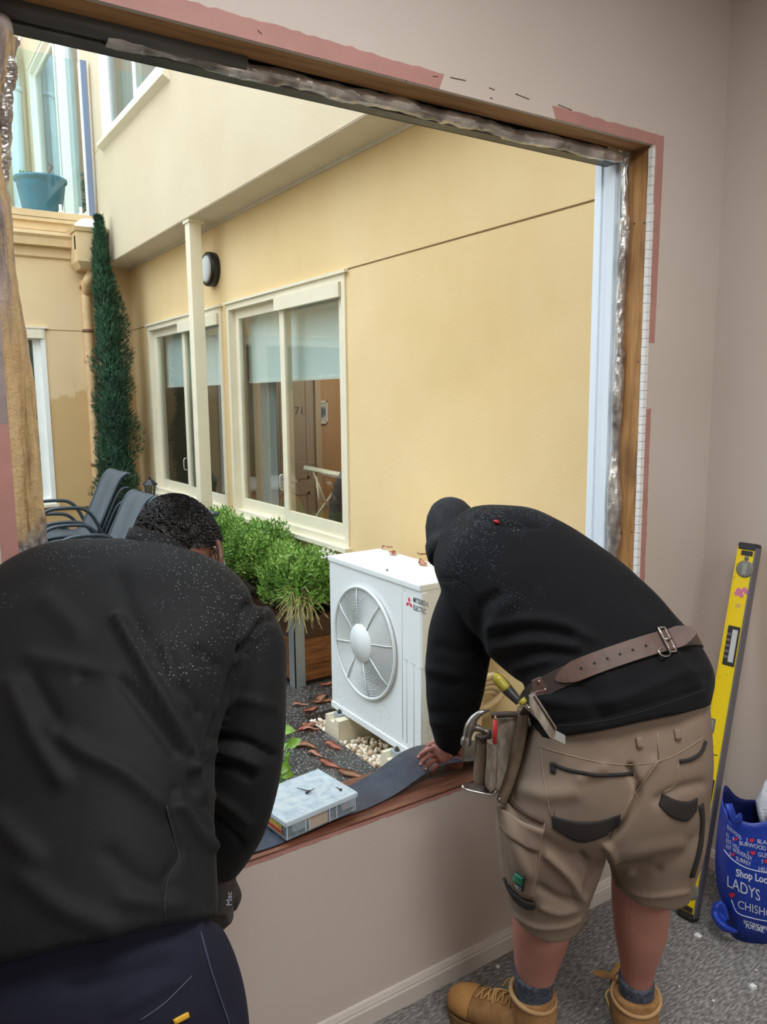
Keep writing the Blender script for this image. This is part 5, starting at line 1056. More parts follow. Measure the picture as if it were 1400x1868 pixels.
# ---------------------------------------------------------------- person in the dark jacket
TORSO1 = [sec((-150, 1790), (386, 1672), 1.09, 0.165, 2.4), sec((-138, 1690), (384, 1600), 1.115, 0.172, 2.4), sec((-112, 1500), (385, 1470), 1.16, 0.165, 2.4), sec((-95, 1360), (392, 1340), 1.21, 0.16, 2.4), sec((-80, 1235), (425, 1235), 1.265, 0.14, 2.5), sec((-58, 1150), (455, 1165), 1.31, 0.12, 2.6), sec((-20, 1085), (465, 1115), 1.355, 0.105, 2.6), sec((60, 1045), (435, 1080), 1.41, 0.095, 2.4), sec((150, 1025), (390, 1050), 1.44, 0.065, 2.2)]
ARM1R = [sec((400, 1150), (490, 1105), 1.38, 0.075), sec((425, 1200), (517, 1165), 1.38, 0.078), sec((412, 1265), (521, 1245), 1.37, 0.078), sec((392, 1350), (521, 1335), 1.365, 0.078), sec((380, 1425), (512, 1420), 1.375, 0.076), sec((378, 1490), (496, 1478), 1.40, 0.07), sec((382, 1542), (470, 1536), 1.44, 0.056), sec((385, 1584), (443, 1576), 1.465, 0.042)]
ARM1L = [sec((-60, 1120), (60, 1140), 1.31, 0.075), sec((-120, 1220), (-20, 1240), 1.27, 0.07), sec((-150, 1330), (-50, 1340), 1.25, 0.065), sec((-120, 1430), (-40, 1420), 1.28, 0.055), sec((-60, 1500), (10, 1480), 1.32, 0.042)]
LEG1 = [[sec((150, 1690), (372, 1670), 1.11, 0.10), sec((140, 1760), (410, 1745), 1.10, 0.12), sec((165, 1868), (450, 1862), 1.12, 0.12), sec((200, 2060), (460, 2060), 1.14, 0.09), sec((225, 2300), (445, 2300), 1.18, 0.075)],
        [sec((-110, 1720), (120, 1700), 1.09, 0.10), sec((-160, 1790), (150, 1790), 1.08, 0.12), sec((-180, 1890), (135, 1900), 1.08, 0.12), sec((-170, 2080), (100, 2080), 1.10, 0.09), sec((-150, 2330), (70, 2330), 1.13, 0.075)]]
PELV1 = [sec((-90, 1600), (340, 1570), 1.12, 0.11), sec((-125, 1720), (378, 1690), 1.10, 0.135), sec((-150, 1820), (415, 1790), 1.09, 0.145), sec((-150, 1880), (420, 1860), 1.09, 0.12)]
HC1 = at(326, 1003, 1.50); hf = nrm((0.42, 0.72, -0.60)); hu = nrm(np.array((0.12, 0.62, 0.78))-hf*(np.array((0.12, 0.62, 0.78)) @ hf)); hr = np.cross(hf, hu)
bm = bmesh.new()
loft(bm, TORSO1, 20, 3, 0.78); loft(bm, ARM1R, 14, 3, 0.66); loft(bm, ARM1L, 14, 3, 0.66)
for L in LEG1: loft(bm, L, 14, 3, 0.7)
loft(bm, PELV1, 18, 3, 0.75)
ellipsoid(bm, HC1, hr*0.074, hf*0.098, hu*0.098, 20, 14); ellipsoid(bm, HC1+hf*0.035-hu*0.055, hr*0.058, hf*0.07, hu*0.072, 18, 12)
tube(bm, [HC1-hu*0.03-hf*0.03, HC1-hu*0.12-hf*0.06, at(300, 1060, 1.43)], [0.055, 0.058, 0.07], 16, 4)
ellipsoid(bm, HC1+hf*0.105-hu*0.045, hr*0.014, hf*0.02, hu*0.026, 10, 8); ellipsoid(bm, HC1+hf*0.09-hu*0.085, hr*0.022, hf*0.012, hu*0.01, 10, 8)
me1 = fuse('person', bm, 0.009, 5)
man1 = link('person', me1, M_SKIN_D, None, True); tag(man1, 'person in a dark grey jacket and navy trousers bent over the sill', 'person')
EC = cast(bvh_of(me1), 386, 1018)[0]
er = bmesh.new(); e_u, e_f = nrm(hu*0.9+hf*0.15), nrm(hf)
out_ = nrm(hr+0.25*(-hf))
ep = [EC+out_*0.010+e_u*(0.031*math.cos(q))*(1.0)+(-e_f)*0.019*math.sin(q)*(1 if math.sin(q) > 0 else 0.6)+out_*0.010*max(0, math.sin(q)) for q in np.linspace(-0.5, 3.6, 18)]
tube(er, ep, [0.004]+[0.0062]*16+[0.006], 8, 2); ellipsoid(er, EC+out_*0.003, e_u*0.024, e_f*0.013, out_*0.008, 12, 8); ellipsoid(er, EC+out_*0.010-e_u*0.028+e_f*0.003, e_u*0.009, e_f*0.008, out_*0.006, 10, 8)
link('ear', fuse('ear', er, 0.0022, 3), M_SKIN_D, man1, True)
# hair cap of short curls
M_HAIR = basic('black_curls', srgb(24, 21, 21), 0.55, var=0.4, vscale=120)
bm = bmesh.new(); rows = []; cap = []
rnd = random.Random(15)
hm = bmesh.new(); ellipsoid(hm, HC1, hr*0.0785, hf*0.102, hu*0.103, 30, 22)
def inhair(p):
    q = np.asarray(p)-HC1; f_, u_h, r_h = q @ hf, q @ hu, q @ hr
    return u_h > -0.053+0.35*max(0.0, r_h)+0.5*max(0.0, f_+0.05)+(0.05 if f_ > 0.07 else 0)
hm.faces.ensure_lookup_table(); bmesh.ops.delete(hm, geom=[f for f in hm.faces if not inhair(f.calc_center_median())], context='FACES'); bmesh.ops.recalc_face_normals(hm, faces=hm.faces)
hair = from_bm('hair', hm, M_HAIR, man1, True)
bm = bmesh.new()
for i in range(5200):
    q = np.array([rnd.gauss(0, 1) for _ in range(3)]); q /= np.linalg.norm(q); p = HC1+hr*0.0785*q[0]+hf*0.102*q[1]+hu*0.103*q[2]
    if not inhair(p): continue
    n_ = nrm(hr*q[0]/0.0785+hf*q[1]/0.102+hu*q[2]/0.103); t1 = nrm(np.cross(n_, (rnd.random(), rnd.random(), rnd.random()))); t2 = np.cross(n_, t1); R0 = 0.0032
    pts = [p+n_*(0.001+0.0016*k)+R0*(math.cos(k*1.4)*t1+math.sin(k*1.4)*t2) for k in range(5)]
    tube(bm, pts, 0.0009, 3)
stuff(from_bm('curls', bm, M_HAIR, hair))
# safety glasses
sg = bmesh.new(); g0 = EC+out_*0.012+e_u*0.012; tube(sg, [g0-e_f*0.03-e_u*0.006, g0, g0+e_f*0.05+out_*0.004, g0+e_f*0.085+out_*0.0], [0.002, 0.003, 0.004, 0.005], 8, 4, flat=0.5)
gls = from_bm('safety_glasses', sg, basic('clear_temple', srgb(206, 204, 196), 0.2), man1, True)
bm = bmesh.new(); lens = [g0+e_f*(0.085+0.012*math.sin(v*2.2))+out_*(0.0-0.03*u**2-0.010*u)-e_u*(0.036*v-0.012) for u in np.linspace(0, 1, 5) for v in np.linspace(0, 1, 5)]; vs = [bm.verts.new(p) for p in lens]
for i in range(4):
    for j in range(4): bm.faces.new((vs[i*5+j], vs[i*5+j+1], vs[(i+1)*5+j+1], vs[(i+1)*5+j]))
bmesh.ops.solidify(bm, geom=list(bm.faces), thickness=0.002); from_bm('lens', bm, basic('frosted_lens', srgb(222, 228, 226), 0.25), gls, True)
# jacket
M_JKT = cloth('charcoal_softshell', srgb(22, 23, 25), 0.72, srgb(186, 192, 200), 210, (at(330, 1060, 1.40), 0.26, 1.2), 900, 0.02, 0.10, (0.55, 0.66))
bm = bmesh.new(); loft(bm, TORSO1, 40, 6); loft(bm, ARM1R, 26, 5); loft(bm, ARM1L, 22, 4)
ellipsoid(bm, at(455, 1165, 1.375), CR*0.052, CF*0.075, CU*0.06, 18, 12); ellipsoid(bm, at(-5, 1150, 1.31), CR*0.06, CF*0.08, CU*0.07, 18, 12)
jm = fuse('jacket', bm, 0.0065, 9)
F1 = [([(215, 1130), (270, 1230), (330, 1340), (352, 1400)], 13, 0.011), ([(150, 1235), (215, 1240), (260, 1290), (320, 1370)], 14, -0.007), ([(60, 1200), (130, 1215), (200, 1235)], 18, 0.006), ([(100, 1330), (150, 1370), (230, 1410), (300, 1470)], 20, 0.008), ([(20, 1250), (60, 1340), (110, 1420)], 22, 0.008), ([(60, 1240), (110, 1330)], 18, -0.006),
      ([(350, 1400), (372, 1470), (384, 1560), (388, 1640)], 12, 0.008), ([(318, 1440), (300, 1490), (330, 1550), (305, 1600)], 9, -0.005), ([(330, 1470), (360, 1520), (380, 1545)], 12, 0.009), ([(345, 1380), (352, 1440)], 10, -0.007),
      ([(452, 1105), (440, 1160), (430, 1215), (412, 1270), (385, 1340), (372, 1400)], 7, -0.013), ([(472, 1115), (450, 1150), (428, 1210)], 8, 0.009), ([(505, 1125), (470, 1145), (440, 1190)], 8, -0.010), ([(490, 1135), (462, 1165)], 8, 0.006),
      ([(385, 1345), (440, 1352), (500, 1378)], 8, -0.008), ([(380, 1365), (430, 1378), (470, 1395)], 9, 0.008), ([(378, 1395), (420, 1400), (455, 1418)], 8, -0.007), ([(375, 1440), (420, 1470), (450, 1500)], 10, 0.006), ([(372, 1470), (410, 1510), (440, 1540)], 9, -0.008), ([(400, 1290), (440, 1275), (500, 1290)], 12, 0.004),
      ([(300, 1180), (320, 1240), (345, 1290)], 14, 0.006), ([(330, 1255), (345, 1270), (362, 1300)], 10, -0.008), ([(365, 1185), (395, 1215)], 12, -0.006), ([(200, 1560), (260, 1610), (310, 1620)], 20, -0.004), ([(230, 1640), (330, 1650)], 22, 0.005), ([(40, 1600), (120, 1660), (200, 1690)], 26, 0.006), ([(300, 1600), (302, 1680), (300, 1760)], 5, -0.003), ([(0, 1500), (60, 1560)], 26, 0.007), ([(220, 1060), (235, 1110), (260, 1160)], 20, -0.004), ([(90, 1100), (140, 1150)], 26, 0.005)]
sculpt(jm, [(p_, w_*0.85, h_*1.25) for p_, w_, h_ in F1], (16.0, 0.0018)); jk = link('jacket', jm, M_JKT, man1, True); jbv = bvh_of(jm)
M_SEAM = basic('dark_seam', srgb(30, 30, 32), 0.8)
seam('back_seam', jbv, [(303, 1470), (322, 1545), (325, 1570), (304, 1610), (300, 1680), (303, 1740)], 0.0014, M_SEAM, jk); seam('sleeve_seam', jbv, [(500, 1096), (470, 1100), (452, 1130), (440, 1165), (428, 1215)], 0.0014, M_SEAM, jk)
# stand collar
bm = bmesh.new(); R = []
for z_, sc_ in ((0.0, 1.0), (0.022, 0.98), (0.040, 0.94), (0.041, 0.90), (0.0, 0.93)):
    cc = at(292, 1036, 1.395)+nrm(CU*0.8+CF*0.6)*z_*1.25; R.append([cc+CR*(0.060*sc_*math.cos(q))+nrm(CF*0.75+CR*0.2-CU*0.4)*(0.07*sc_*math.sin(q))-CU*0.016*math.cos(q) for q in np.arange(36)*2*math.pi/36])
rings(bm, R, True); 
for v in bm.verts: v.co += Vector(CU)*0.004*noise.noise(v.co*30)
from_bm('collar', bm, M_JKT, jk, True)
# trousers
M_NAVY = cloth('navy_drill', srgb(28, 29, 45), 0.85, None, 1, weave=1000)
bm = bmesh.new(); loft(bm, PELV1, 30, 4)
for L in LEG1: loft(bm, L, 26, 4)
tm = fuse('trousers', bm, 0.008, 7); sculpt(tm, [([(365, 1690), (380, 1760), (405, 1830), (420, 1880)], 7, 0.006), ([(375, 1690), (395, 1760), (425, 1850)], 7, -0.005), ([(130, 1800), (200, 1790), (300, 1760)], 16, -0.005), ([(220, 1840), (320, 1790)], 10, 0.004)], (9, 0.003)); tz = link('trousers', tm, M_NAVY, man1, True); tbv = bvh_of(tm)
seam('pocket_seam', tbv, [(255, 1862), (300, 1830), (350, 1780)], 0.0012, basic('navy_thread', srgb(60, 64, 84), 0.8), tz); seam('side_seam', tbv, [(366, 1700), (385, 1770), (412, 1850), (418, 1868)], 0.0014, basic('navy_thread', srgb(60, 64, 84), 0.8), tz)
lt = patch('pocket_tag', tbv, [(315, 1860), (330, 1852), (342, 1846)], [(318, 1868), (333, 1861), (344, 1855)], 8, 4, 0.001, basic('yellow_tag', srgb(208, 160, 40), 0.6), tz)
# boots of this person stand out of frame but carry him
for L, s_ in zip(LEG1, (1, -1)):
    a_ = L[-1][:3].copy(); bm = bmesh.new(); tube(bm, [a_+np.array((0, 0, 0.02)), (a_[0], a_[1], 0.10), (a_[0]+0.01, a_[1]+0.0, 0.06)], [0.055, 0.055, 0.05], 14, 3); tube(bm, [(a_[0]-0.02, a_[1]-0.07, 0.05), (a_[0], a_[1]+0.0, 0.05), (a_[0]+0.03, a_[1]+0.12, 0.048), (a_[0]+0.045, a_[1]+0.19, 0.04)], [0.042, 0.047, 0.048, 0.034], 14, 3)
    bm2 = fuse('boot', bm, 0.008, 4); c_, _ = vdata(bm2); c_[:, 2] = np.maximum(c_[:, 2], 0.001); setco(bm2, c_); link('boot', bm2, basic('dark_boot', srgb(50, 44, 40), 0.6), man1, True)
# gloved hand
M_GLV = basic('knit_glove', srgb(72, 66, 62), 0.85, var=0.35, vscale=90, bump=0.5, bscale=260)
bm = bmesh.new(); gh = at(402, 1612, 1.475); gp = at(400, 1650, 1.475)
loft(bm, [sec((386, 1588), (432, 1588), 1.47, 0.03), sec((382, 1615), (430, 1612), 1.47, 0.028), sec((378, 1645), (426, 1642), 1.468, 0.024), sec((380, 1668), (420, 1664), 1.466, 0.018)], 18, 4)
for k, (a_, b_, c_) in enumerate((((418, 1655), (416, 1678), (398, 1690)), ((410, 1660), (406, 1686), (388, 1698)), ((398, 1660), (394, 1688), (378, 1700)), ((388, 1658), (384, 1682), (370, 1692)))):
    tube(bm, [at(*a_, 1.467), at(*b_, 1.467+0.006*k), at(*c_, 1.49)], [0.0098, 0.0095, 0.0085], 10, 4)
tube(bm, [at(424, 1615, 1.475), at(432, 1635, 1.488), at(424, 1658, 1.50)], [0.011, 0.0105, 0.009], 10, 4)
gm = fuse('glove', bm, 0.004, 3); gv = link('glove', gm, M_GLV, man1, True); gbv = bvh_of(gm)
me = textmesh('Mac', 1.0); co, _ = vdata(me); o3 = []
for c_ in co:
    px = 422-c_[1]*15*0.9; py = 1652-c_[0]*16; p, n__ = cast(gbv, px, py); o3.append(p+n__*0.0012)
setco(me, np.array(o3)); link('glove_print', me, M_WPR, gv)
# ---------------------------------------------------------------- person in the hooded top and shorts
TORSO2 = [sec((978, 1352), (1288, 1288), 1.795, 0.168, 2.3), sec((962, 1285), (1294, 1238), 1.815, 0.175, 2.3), sec((955, 1240), (1268, 1185), 1.84, 0.165, 2.3), sec((930, 1222), (1222, 1130), 1.87, 0.17, 2.3), sec((895, 1195), (1160, 1062), 1.92, 0.185, 2.3), sec((858, 1155), (1092, 1008), 1.98, 0.20, 2.3), sec((826, 1112), (1018, 968), 2.05, 0.20, 2.4), sec((820, 1082), (952, 951), 2.11, 0.15, 2.4), sec((838, 1062), (915, 968), 2.155, 0.09, 2.2)]
ARM2L = [sec((812, 1065), (915, 1095), 2.03, 0.085), sec((786, 1130), (905, 1150), 2.04, 0.085), sec((777, 1200), (892, 1208), 2.06, 0.08), sec((777, 1262), (882, 1262), 2.10, 0.074), sec((784, 1312), (866, 1312), 2.15, 0.06), sec((793, 1348), (846, 1352), 2.19, 0.043), sec((797, 1368), (836, 1372), 2.205, 0.034)]
ARM2R = [sec((850, 1000), (960, 1010), 2.34, 0.08), sec((815, 1090), (900, 1100), 2.46, 0.075), sec((805, 1180), (880, 1190), 2.47, 0.07), sec((808, 1270), (868, 1275), 2.38, 0.055), sec((815, 1350), (850, 1352), 2.30, 0.036)]
PELV2 = [sec((985, 1275), (1275, 1232), 1.82, 0.148, 2.2), sec((970, 1312), (1283, 1266), 1.815, 0.152, 2.3), sec((958, 1350), (1289, 1310), 1.815, 0.158, 2.3), sec((938, 1415), (1289, 1385), 1.82, 0.165, 2.3), sec((925, 1470), (1286, 1455), 1.83, 0.16, 2.3), sec((935, 1515), (1278, 1505), 1.84, 0.13, 2.2)]
SLEGL = [sec((930, 1430), (1110, 1450), 1.835, 0.12), sec((907, 1500), (1108, 1525), 1.84, 0.125), sec((912, 1575), (1088, 1590), 1.855, 0.115), sec((924, 1625), (1070, 1640), 1.87, 0.108), sec((932, 1655), (1059, 1667), 1.88, 0.104)]
SLEGR = [sec((1095, 1430), (1286, 1440), 1.825, 0.12), sec((1104, 1505), (1283, 1505), 1.835, 0.12), sec((1108, 1555), (1270, 1560), 1.85, 0.112), sec((1114, 1585), (1260, 1598), 1.86, 0.106), sec((1118, 1602), (1257, 1613), 1.865, 0.104)]
LEG2L = [sec((950, 1450), (1090, 1460), 1.85, 0.085), sec((945, 1580), (1050, 1590), 1.86, 0.075), sec((936, 1650), (1045, 1655), 1.885, 0.068), sec((936, 1700), (1038, 1702), 1.905, 0.066), sec((938, 1745), (1021, 1750), 1.93, 0.056), sec((943, 1790), (1008, 1795), 1.95, 0.045), sec((944, 1840), (1003, 1845), 1.965, 0.042)]
LEG2R = [sec((1120, 1450), (1265, 1450), 1.83, 0.085), sec((1118, 1570), (1240, 1575), 1.86, 0.072), sec((1118, 1640), (1222, 1640), 1.885, 0.066), sec((1122, 1695), (1215, 1695), 1.905, 0.064), sec((1130, 1745), (1199, 1747), 1.93, 0.05), sec((1135, 1785), (1189, 1787), 1.945, 0.042), sec((1135, 1835), (1189, 1837), 1.955, 0.042)]
HC2 = at(840, 996, 2.20)
bm = bmesh.new(); loft(bm, TORSO2, 20, 3, 0.7); loft(bm, ARM2L, 14, 3, 0.66); loft(bm, ARM2R, 14, 3, 0.66); loft(bm, PELV2, 18, 3, 0.74); loft(bm, LEG2L, 20, 4); loft(bm, LEG2R, 20, 4)
f2 = nrm(nrm((0.10, 0.70, -0.70))); u2 = nrm(at(815, 918, 2.24)-HC2); f2 = nrm(f2-u2*(f2 @ u2)); r2 = np.cross(f2, u2)
ellipsoid(bm, HC2, r2*0.072, f2*0.092, u2*0.105, 18, 12); ellipsoid(bm, HC2+f2*0.03-u2*0.06, r2*0.056, f2*0.066, u2*0.07, 16, 10); ellipsoid(bm, HC2+f2*0.10-u2*0.03, r2*0.014, f2*0.02, u2*0.026, 10, 8)
tube(bm, [HC2-u2*0.03-f2*0.02, at(862, 1020, 2.17)], [0.056, 0.062], 14, 3)
me2 = fuse('person', bm, 0.0062, 4)
# left hand: palm and five fingers pressing on the flashing at the corner of the unit; the right hand behind it
bm = bmesh.new()
tube(bm, [at(820, 1325, 2.165), at(818, 1348, 2.175), at(815, 1362, 2.18)], [0.027, 0.024, 0.022], 16, 4)
loft(bm, [sec((806, 1350), (834, 1362), 2.18, 0.016), sec((798, 1358), (824, 1384), 2.178, 0.019), sec((790, 1360), (814, 1391), 2.175, 0.017), sec((786, 1364), (806, 1393), 2.174, 0.012)], 20, 4)
for k_, (P_, r_) in enumerate((([(796, 1366), (782, 1367), (771, 1374), (763, 1383)], 0.0070), ([(797, 1375), (783, 1379), (773, 1388), (767, 1396)], 0.0072), ([(800, 1383), (788, 1389), (780, 1398), (777, 1405)], 0.0069), ([(804, 1389), (796, 1397), (791, 1405), (790, 1411)], 0.0060), ([(814, 1360), (800, 1353), (787, 1357), (778, 1366)], 0.0078))):
    t0 = (2.166, 2.171, 2.177, 2.184, 2.188)[k_]; tube(bm, [at(*P_[0], t0+0.006), at(*P_[1], t0-0.003), at(*P_[2], t0+0.003), at(*P_[3], t0+0.018)], [r_*1.12, r_*1.05, r_*0.98, r_*0.8], 12, 5)
tube(bm, [at(832, 1340, 2.31), at(832, 1366, 2.285), at(831, 1380, 2.27)], [0.026, 0.026, 0.02], 12, 4)
for dx in (-12, -4, 4, 12): tube(bm, [at(831+dx*0.7, 1378, 2.27), at(829+dx, 1392, 2.258), at(827+dx, 1402, 2.258)], [0.0078, 0.0074, 0.006], 10, 3)
hnd2 = fuse('hands', bm, 0.0026, 2); bmj = bmesh.new(); bmj.from_mesh(me2); bmj.from_mesh(hnd2); bmj.to_mesh(me2); bmj.free(); bpy.data.meshes.remove(hnd2); man2 = link('person', me2, M_SKIN_L, None, True); tag(man2, 'person in a black hooded top, beanie and beige shorts reaching over the sill', 'person')
bm = bmesh.new()
_b2 = bvh_of(me2)
for q in ((765, 1380), (769, 1393), (778, 1402)): p, n__ = cast(_b2, *q); ellipsoid(bm, p+n__*0.0008, CR*0.0035, CU*0.0035, n__*0.001, 10, 6)
from_bm('nail', bm, basic('nail', srgb(226, 178, 164), 0.3), man2, True)
# hooded top
M_HOOD = cloth('black_fleece', srgb(17, 17, 20), 0.9, srgb(128, 138, 156), 190, (at(885, 1000, 1.92), 0.20, 1.5), 500, 0.02, 0.15, (0.53, 0.64))
bm = bmesh.new(); loft(bm, TORSO2, 40, 6); loft(bm, ARM2L, 26, 5); loft(bm, ARM2R, 22, 4)
ellipsoid(bm, at(868, 1075, 2.03), CR*0.085, CF*0.09, CU*0.075, 18, 12)
for q0, q1, r0 in (((884, 985), (918, 962), 0.030),): tube(bm, [at(*q0, 2.12), at((q0[0]+q1[0])/2, (q0[1]+q1[1])/2, 2.13), at(*q1, 2.14)], r0, 12, 3)
hm2 = fuse('hooded_top', bm, 0.0065, 8)
F2 = [([(905, 1085), (875, 1110), (872, 1170), (890, 1215)], 10, -0.012), ([(930, 1100), (905, 1130), (895, 1190)], 14, 0.010), ([(900, 1140), (960, 1130), (1020, 1135), (1080, 1165)], 10, 0.010), ([(905, 1160), (970, 1150), (1040, 1160)], 9, -0.010), ([(910, 1180), (980, 1170), (1050, 1180)], 9, 0.009), ([(920, 1205), (990, 1190), (1050, 1195)], 9, -0.008), ([(940, 1220), (1000, 1205)], 8, 0.008),
      ([(805, 1058), (835, 1060), (860, 1085), (868, 1110)], 4, -0.004), ([(800, 1180), (840, 1190), (880, 1180)], 10, -0.006), ([(785, 1240), (830, 1250), (875, 1240)], 10, -0.008), ([(785, 1222), (830, 1228)], 9, 0.007), ([(790, 1300), (830, 1300), (860, 1290)], 8, -0.006), ([(786, 1318), (830, 1322)], 7, 0.006),
      ([(985, 1275), (1060, 1285), (1150, 1270), (1240, 1230), (1290, 1225)], 12, 0.008), ([(1010, 1320), (1100, 1310), (1190, 1285), (1285, 1255)], 5, -0.005), ([(1060, 1250), (1085, 1290), (1100, 1310)], 14, -0.006), ([(1110, 1240), (1120, 1280)], 14, 0.006), ([(1230, 1200), (1255, 1230), (1280, 1260)], 14, 0.008), ([(1180, 1060), (1215, 1110), (1235, 1145)], 8, 0.007), ([(1150, 1060), (1190, 1120)], 12, -0.006), ([(870, 945), (930, 960), (985, 962)], 5, -0.005)]
sculpt(hm2, F2, (12.0, 0.0025)); ho = link('hooded_top', hm2, M_HOOD, man2, True); hbv = bvh_of(hm2)
M_BLKT = basic('black_rib', srgb(18, 18, 20), 0.9)
seam('shoulder_seam', hbv, [(805, 1058), (835, 1060), (862, 1085), (870, 1115)], 0.0014, M_BLKT, ho); seam('hem_seam', hbv, [(985, 1325), (1060, 1322), (1150, 1305), (1240, 1275), (1288, 1258)], 0.0016, M_BLKT, ho)
# hood lying on the shoulders, with a little red tab
bm = bmesh.new(); tube(bm, [at(856, 970, 2.10), at(868, 953, 2.10), at(890, 944, 2.11), at(915, 943, 2.13), at(938, 950, 2.15)], [0.012, 0.02, 0.022, 0.02, 0.01], 12, 5); tube(bm, [at(856, 975, 2.09), at(876, 960, 2.085), at(905, 951, 2.09), at(938, 952, 2.12)], [0.008, 0.014, 0.014, 0.008], 10, 5)
link('hood', fuse('hood', bm, 0.005, 3), M_HOOD, ho, True); patch('red_tab', hbv, [(904, 953), (912, 953)], [(904, 956), (912, 956)], 3, 3, 0.012, basic('red_tab', srgb(190, 40, 50), 0.6), ho)
# beanie
def f_rib(k):
    k.col(k.ramp(k.noise(40, 3), [(0.3, srgb(22, 22, 24)), (0.7, srgb(40, 40, 44))])); k.set(Roughness=0.95)
M_RIB = mk('knit_wool', f_rib); R = []; prof = [(-0.105, 0.2, 0), (-0.10, 0.45, 0), (-0.085, 0.66, 0), (-0.055, 0.86, 0), (-0.02, 0.98, 0), (0.02, 1.03, 0), (0.04, 1.03, 0), (0.042, 1.11, 0), (0.06, 1.12, 0), (0.085, 1.10, 0), (0.088, 1.02, 0)]
n_ = 120; tip = at(817, 916, 2.20); brim = at(836, 1008, 2.13); ax_ = nrm(brim-tip); wx = nrm(at(872, 962, 2.2)-at(795, 1042, 2.2)); wx = nrm(wx-ax_*(wx @ ax_)); wd = np.cross(ax_, wx); Lb = np.linalg.norm(brim-tip); bm = bmesh.new()
for h_, s_, _ in prof:
    f_ = (h_+0.105)/0.193; c_ = tip+ax_*Lb*1.08*f_; a = np.arange(n_)*2*math.pi/n_; rib = 1+0.022*np.cos(a*40); R.append(c_+(0.074*s_*rib*np.cos(a))[:, None]*wx+(0.092*s_*rib*np.sin(a))[:, None]*wd)
rings(bm, R); from_bm('beanie', bm, M_RIB, man2, True)
# shorts
M_SHORT = cloth('beige_canvas', srgb(132, 115, 100), 0.85, None, 1, weave=1100)
bm = bmesh.new(); loft(bm, PELV2, 36, 5); loft(bm, SLEGL, 30, 5); loft(bm, SLEGR, 30, 5); sm = fuse('shorts', bm, 0.006, 7)
F3 = [([(1150, 1400), (1165, 1450), (1140, 1500), (1110, 1535)], 7, -0.012), ([(1190, 1390), (1160, 1430), (1135, 1490)], 12, 0.007), ([(1060, 1560), (1080, 1590), (1068, 1630)], 8, -0.008), ([(1000, 1560), (1040, 1600), (1062, 1640)], 10, 0.008), ([(985, 1620), (1020, 1640), (1055, 1645)], 9, -0.006), ([(990, 1655), (1020, 1665), (1050, 1660)], 8, 0.005), ([(1130, 1560), (1180, 1550), (1240, 1540)], 14, 0.006), ([(1140, 1580), (1200, 1585)], 10, -0.005), ([(1110, 1545), (1125, 1575), (1150, 1590)], 9, 0.008), ([(960, 1440), (1000, 1450), (1050, 1445)], 18, 0.006), ([(930, 1470), (945, 1540), (965, 1590)], 10, 0.007), ([(920, 1500), (925, 1560), (945, 1620)], 8, -0.006), ([(1200, 1460), (1240, 1440), (1280, 1430)], 12, -0.005), ([(1100, 1400), (1060, 1420)], 14, 0.005), ([(935, 1668), (975, 1690), (1030, 1690), (1058, 1680)], 5, 0.004), ([(1125, 1612), (1180, 1635), (1255, 1628)], 5, 0.004)]
sculpt(sm, [(p_, w_*0.85, h_*1.5) for p_, w_, h_ in F3], (14, 0.0028)); so2 = link('shorts', sm, M_SHORT, man2, True); sbv = bvh_of(sm)
M_TRIM = basic('dark_canvas_trim', srgb(34, 30, 28), 0.8, var=0.15, vscale=30); M_TRIMB = basic('brown_zip', srgb(70, 50, 36), 0.7); M_STITCH = basic('beige_stitch', srgb(150, 132, 110), 0.8)
patch('pocket_trim', sbv, [(1008, 1488), (1050, 1498), (1095, 1497), (1134, 1485)], [(1010, 1510), (1055, 1535), (1095, 1528), (1130, 1508)], 20, 8, 0.0015, M_TRIM, so2)
patch('pocket_trim', sbv, [(1208, 1446), (1230, 1458), (1255, 1462), (1272, 1455)], [(1202, 1468), (1225, 1490), (1252, 1497), (1270, 1478)], 16, 8, 0.0015, M_TRIM, so2)
seam('pocket_zip', sbv, [(1008, 1393), (1040, 1405), (1085, 1413), (1125, 1413), (1157, 1411)], 0.0045, M_TRIM, so2, 0.001); seam('pocket_zip', sbv, [(1240, 1389), (1260, 1385), (1278, 1373), (1287, 1352)], 0.005, M_TRIM, so2, 0.001)
patch('zip_end', sbv, [(1005, 1390), (1014, 1391)], [(1006, 1410), (1015, 1411)], 4, 5, 0.002, M_TRIM, so2)
seam('side_pocket_edge', sbv, [(926, 1452), (940, 1470), (965, 1487), (993, 1500)], 0.005, M_TRIMB, so2, 0.001)
for q in ([(985, 1362), (1040, 1378), (1110, 1393), (1180, 1393), (1230, 1378), (1285, 1345)], [(988, 1365), (993, 1420), (1005, 1490)], [(1200, 1335), (1202, 1385)], [(1202, 1387), (1175, 1425), (1140, 1475), (1115, 1530)], [(994, 1502), (985, 1560), (973, 1640)], [(1010, 1400), (1012, 1488)], [(1238, 1395), (1232, 1430), (1212, 1445)], [(940, 1478), (965, 1500), (995, 1510)], [(930, 1530), (960, 1555), (982, 1568)]): seam('stitching', sbv, q, 0.0012, M_STITCH, so2)
for q in ((1160, 1345), (1229, 1330)): patch('belt_loop', sbv, [(q[0], q[1]), (q[0]+10, q[1]-1)], [(q[0]+3, q[1]+20), (q[0]+13, q[1]+18)], 4, 5, 0.003, M_SHORT, so2)
patch('cargo_pocket', sbv, [(918, 1505), (950, 1528), (984, 1540)], [(930, 1610), (952, 1632), (976, 1640)], 12, 14, 0.004, M_SHORT, so2); patch('cargo_flap', sbv, [(914, 1470), (950, 1495), (995, 1512)], [(918, 1512), (952, 1540), (985, 1552)], 12, 8, 0.009, M_SHORT, so2)
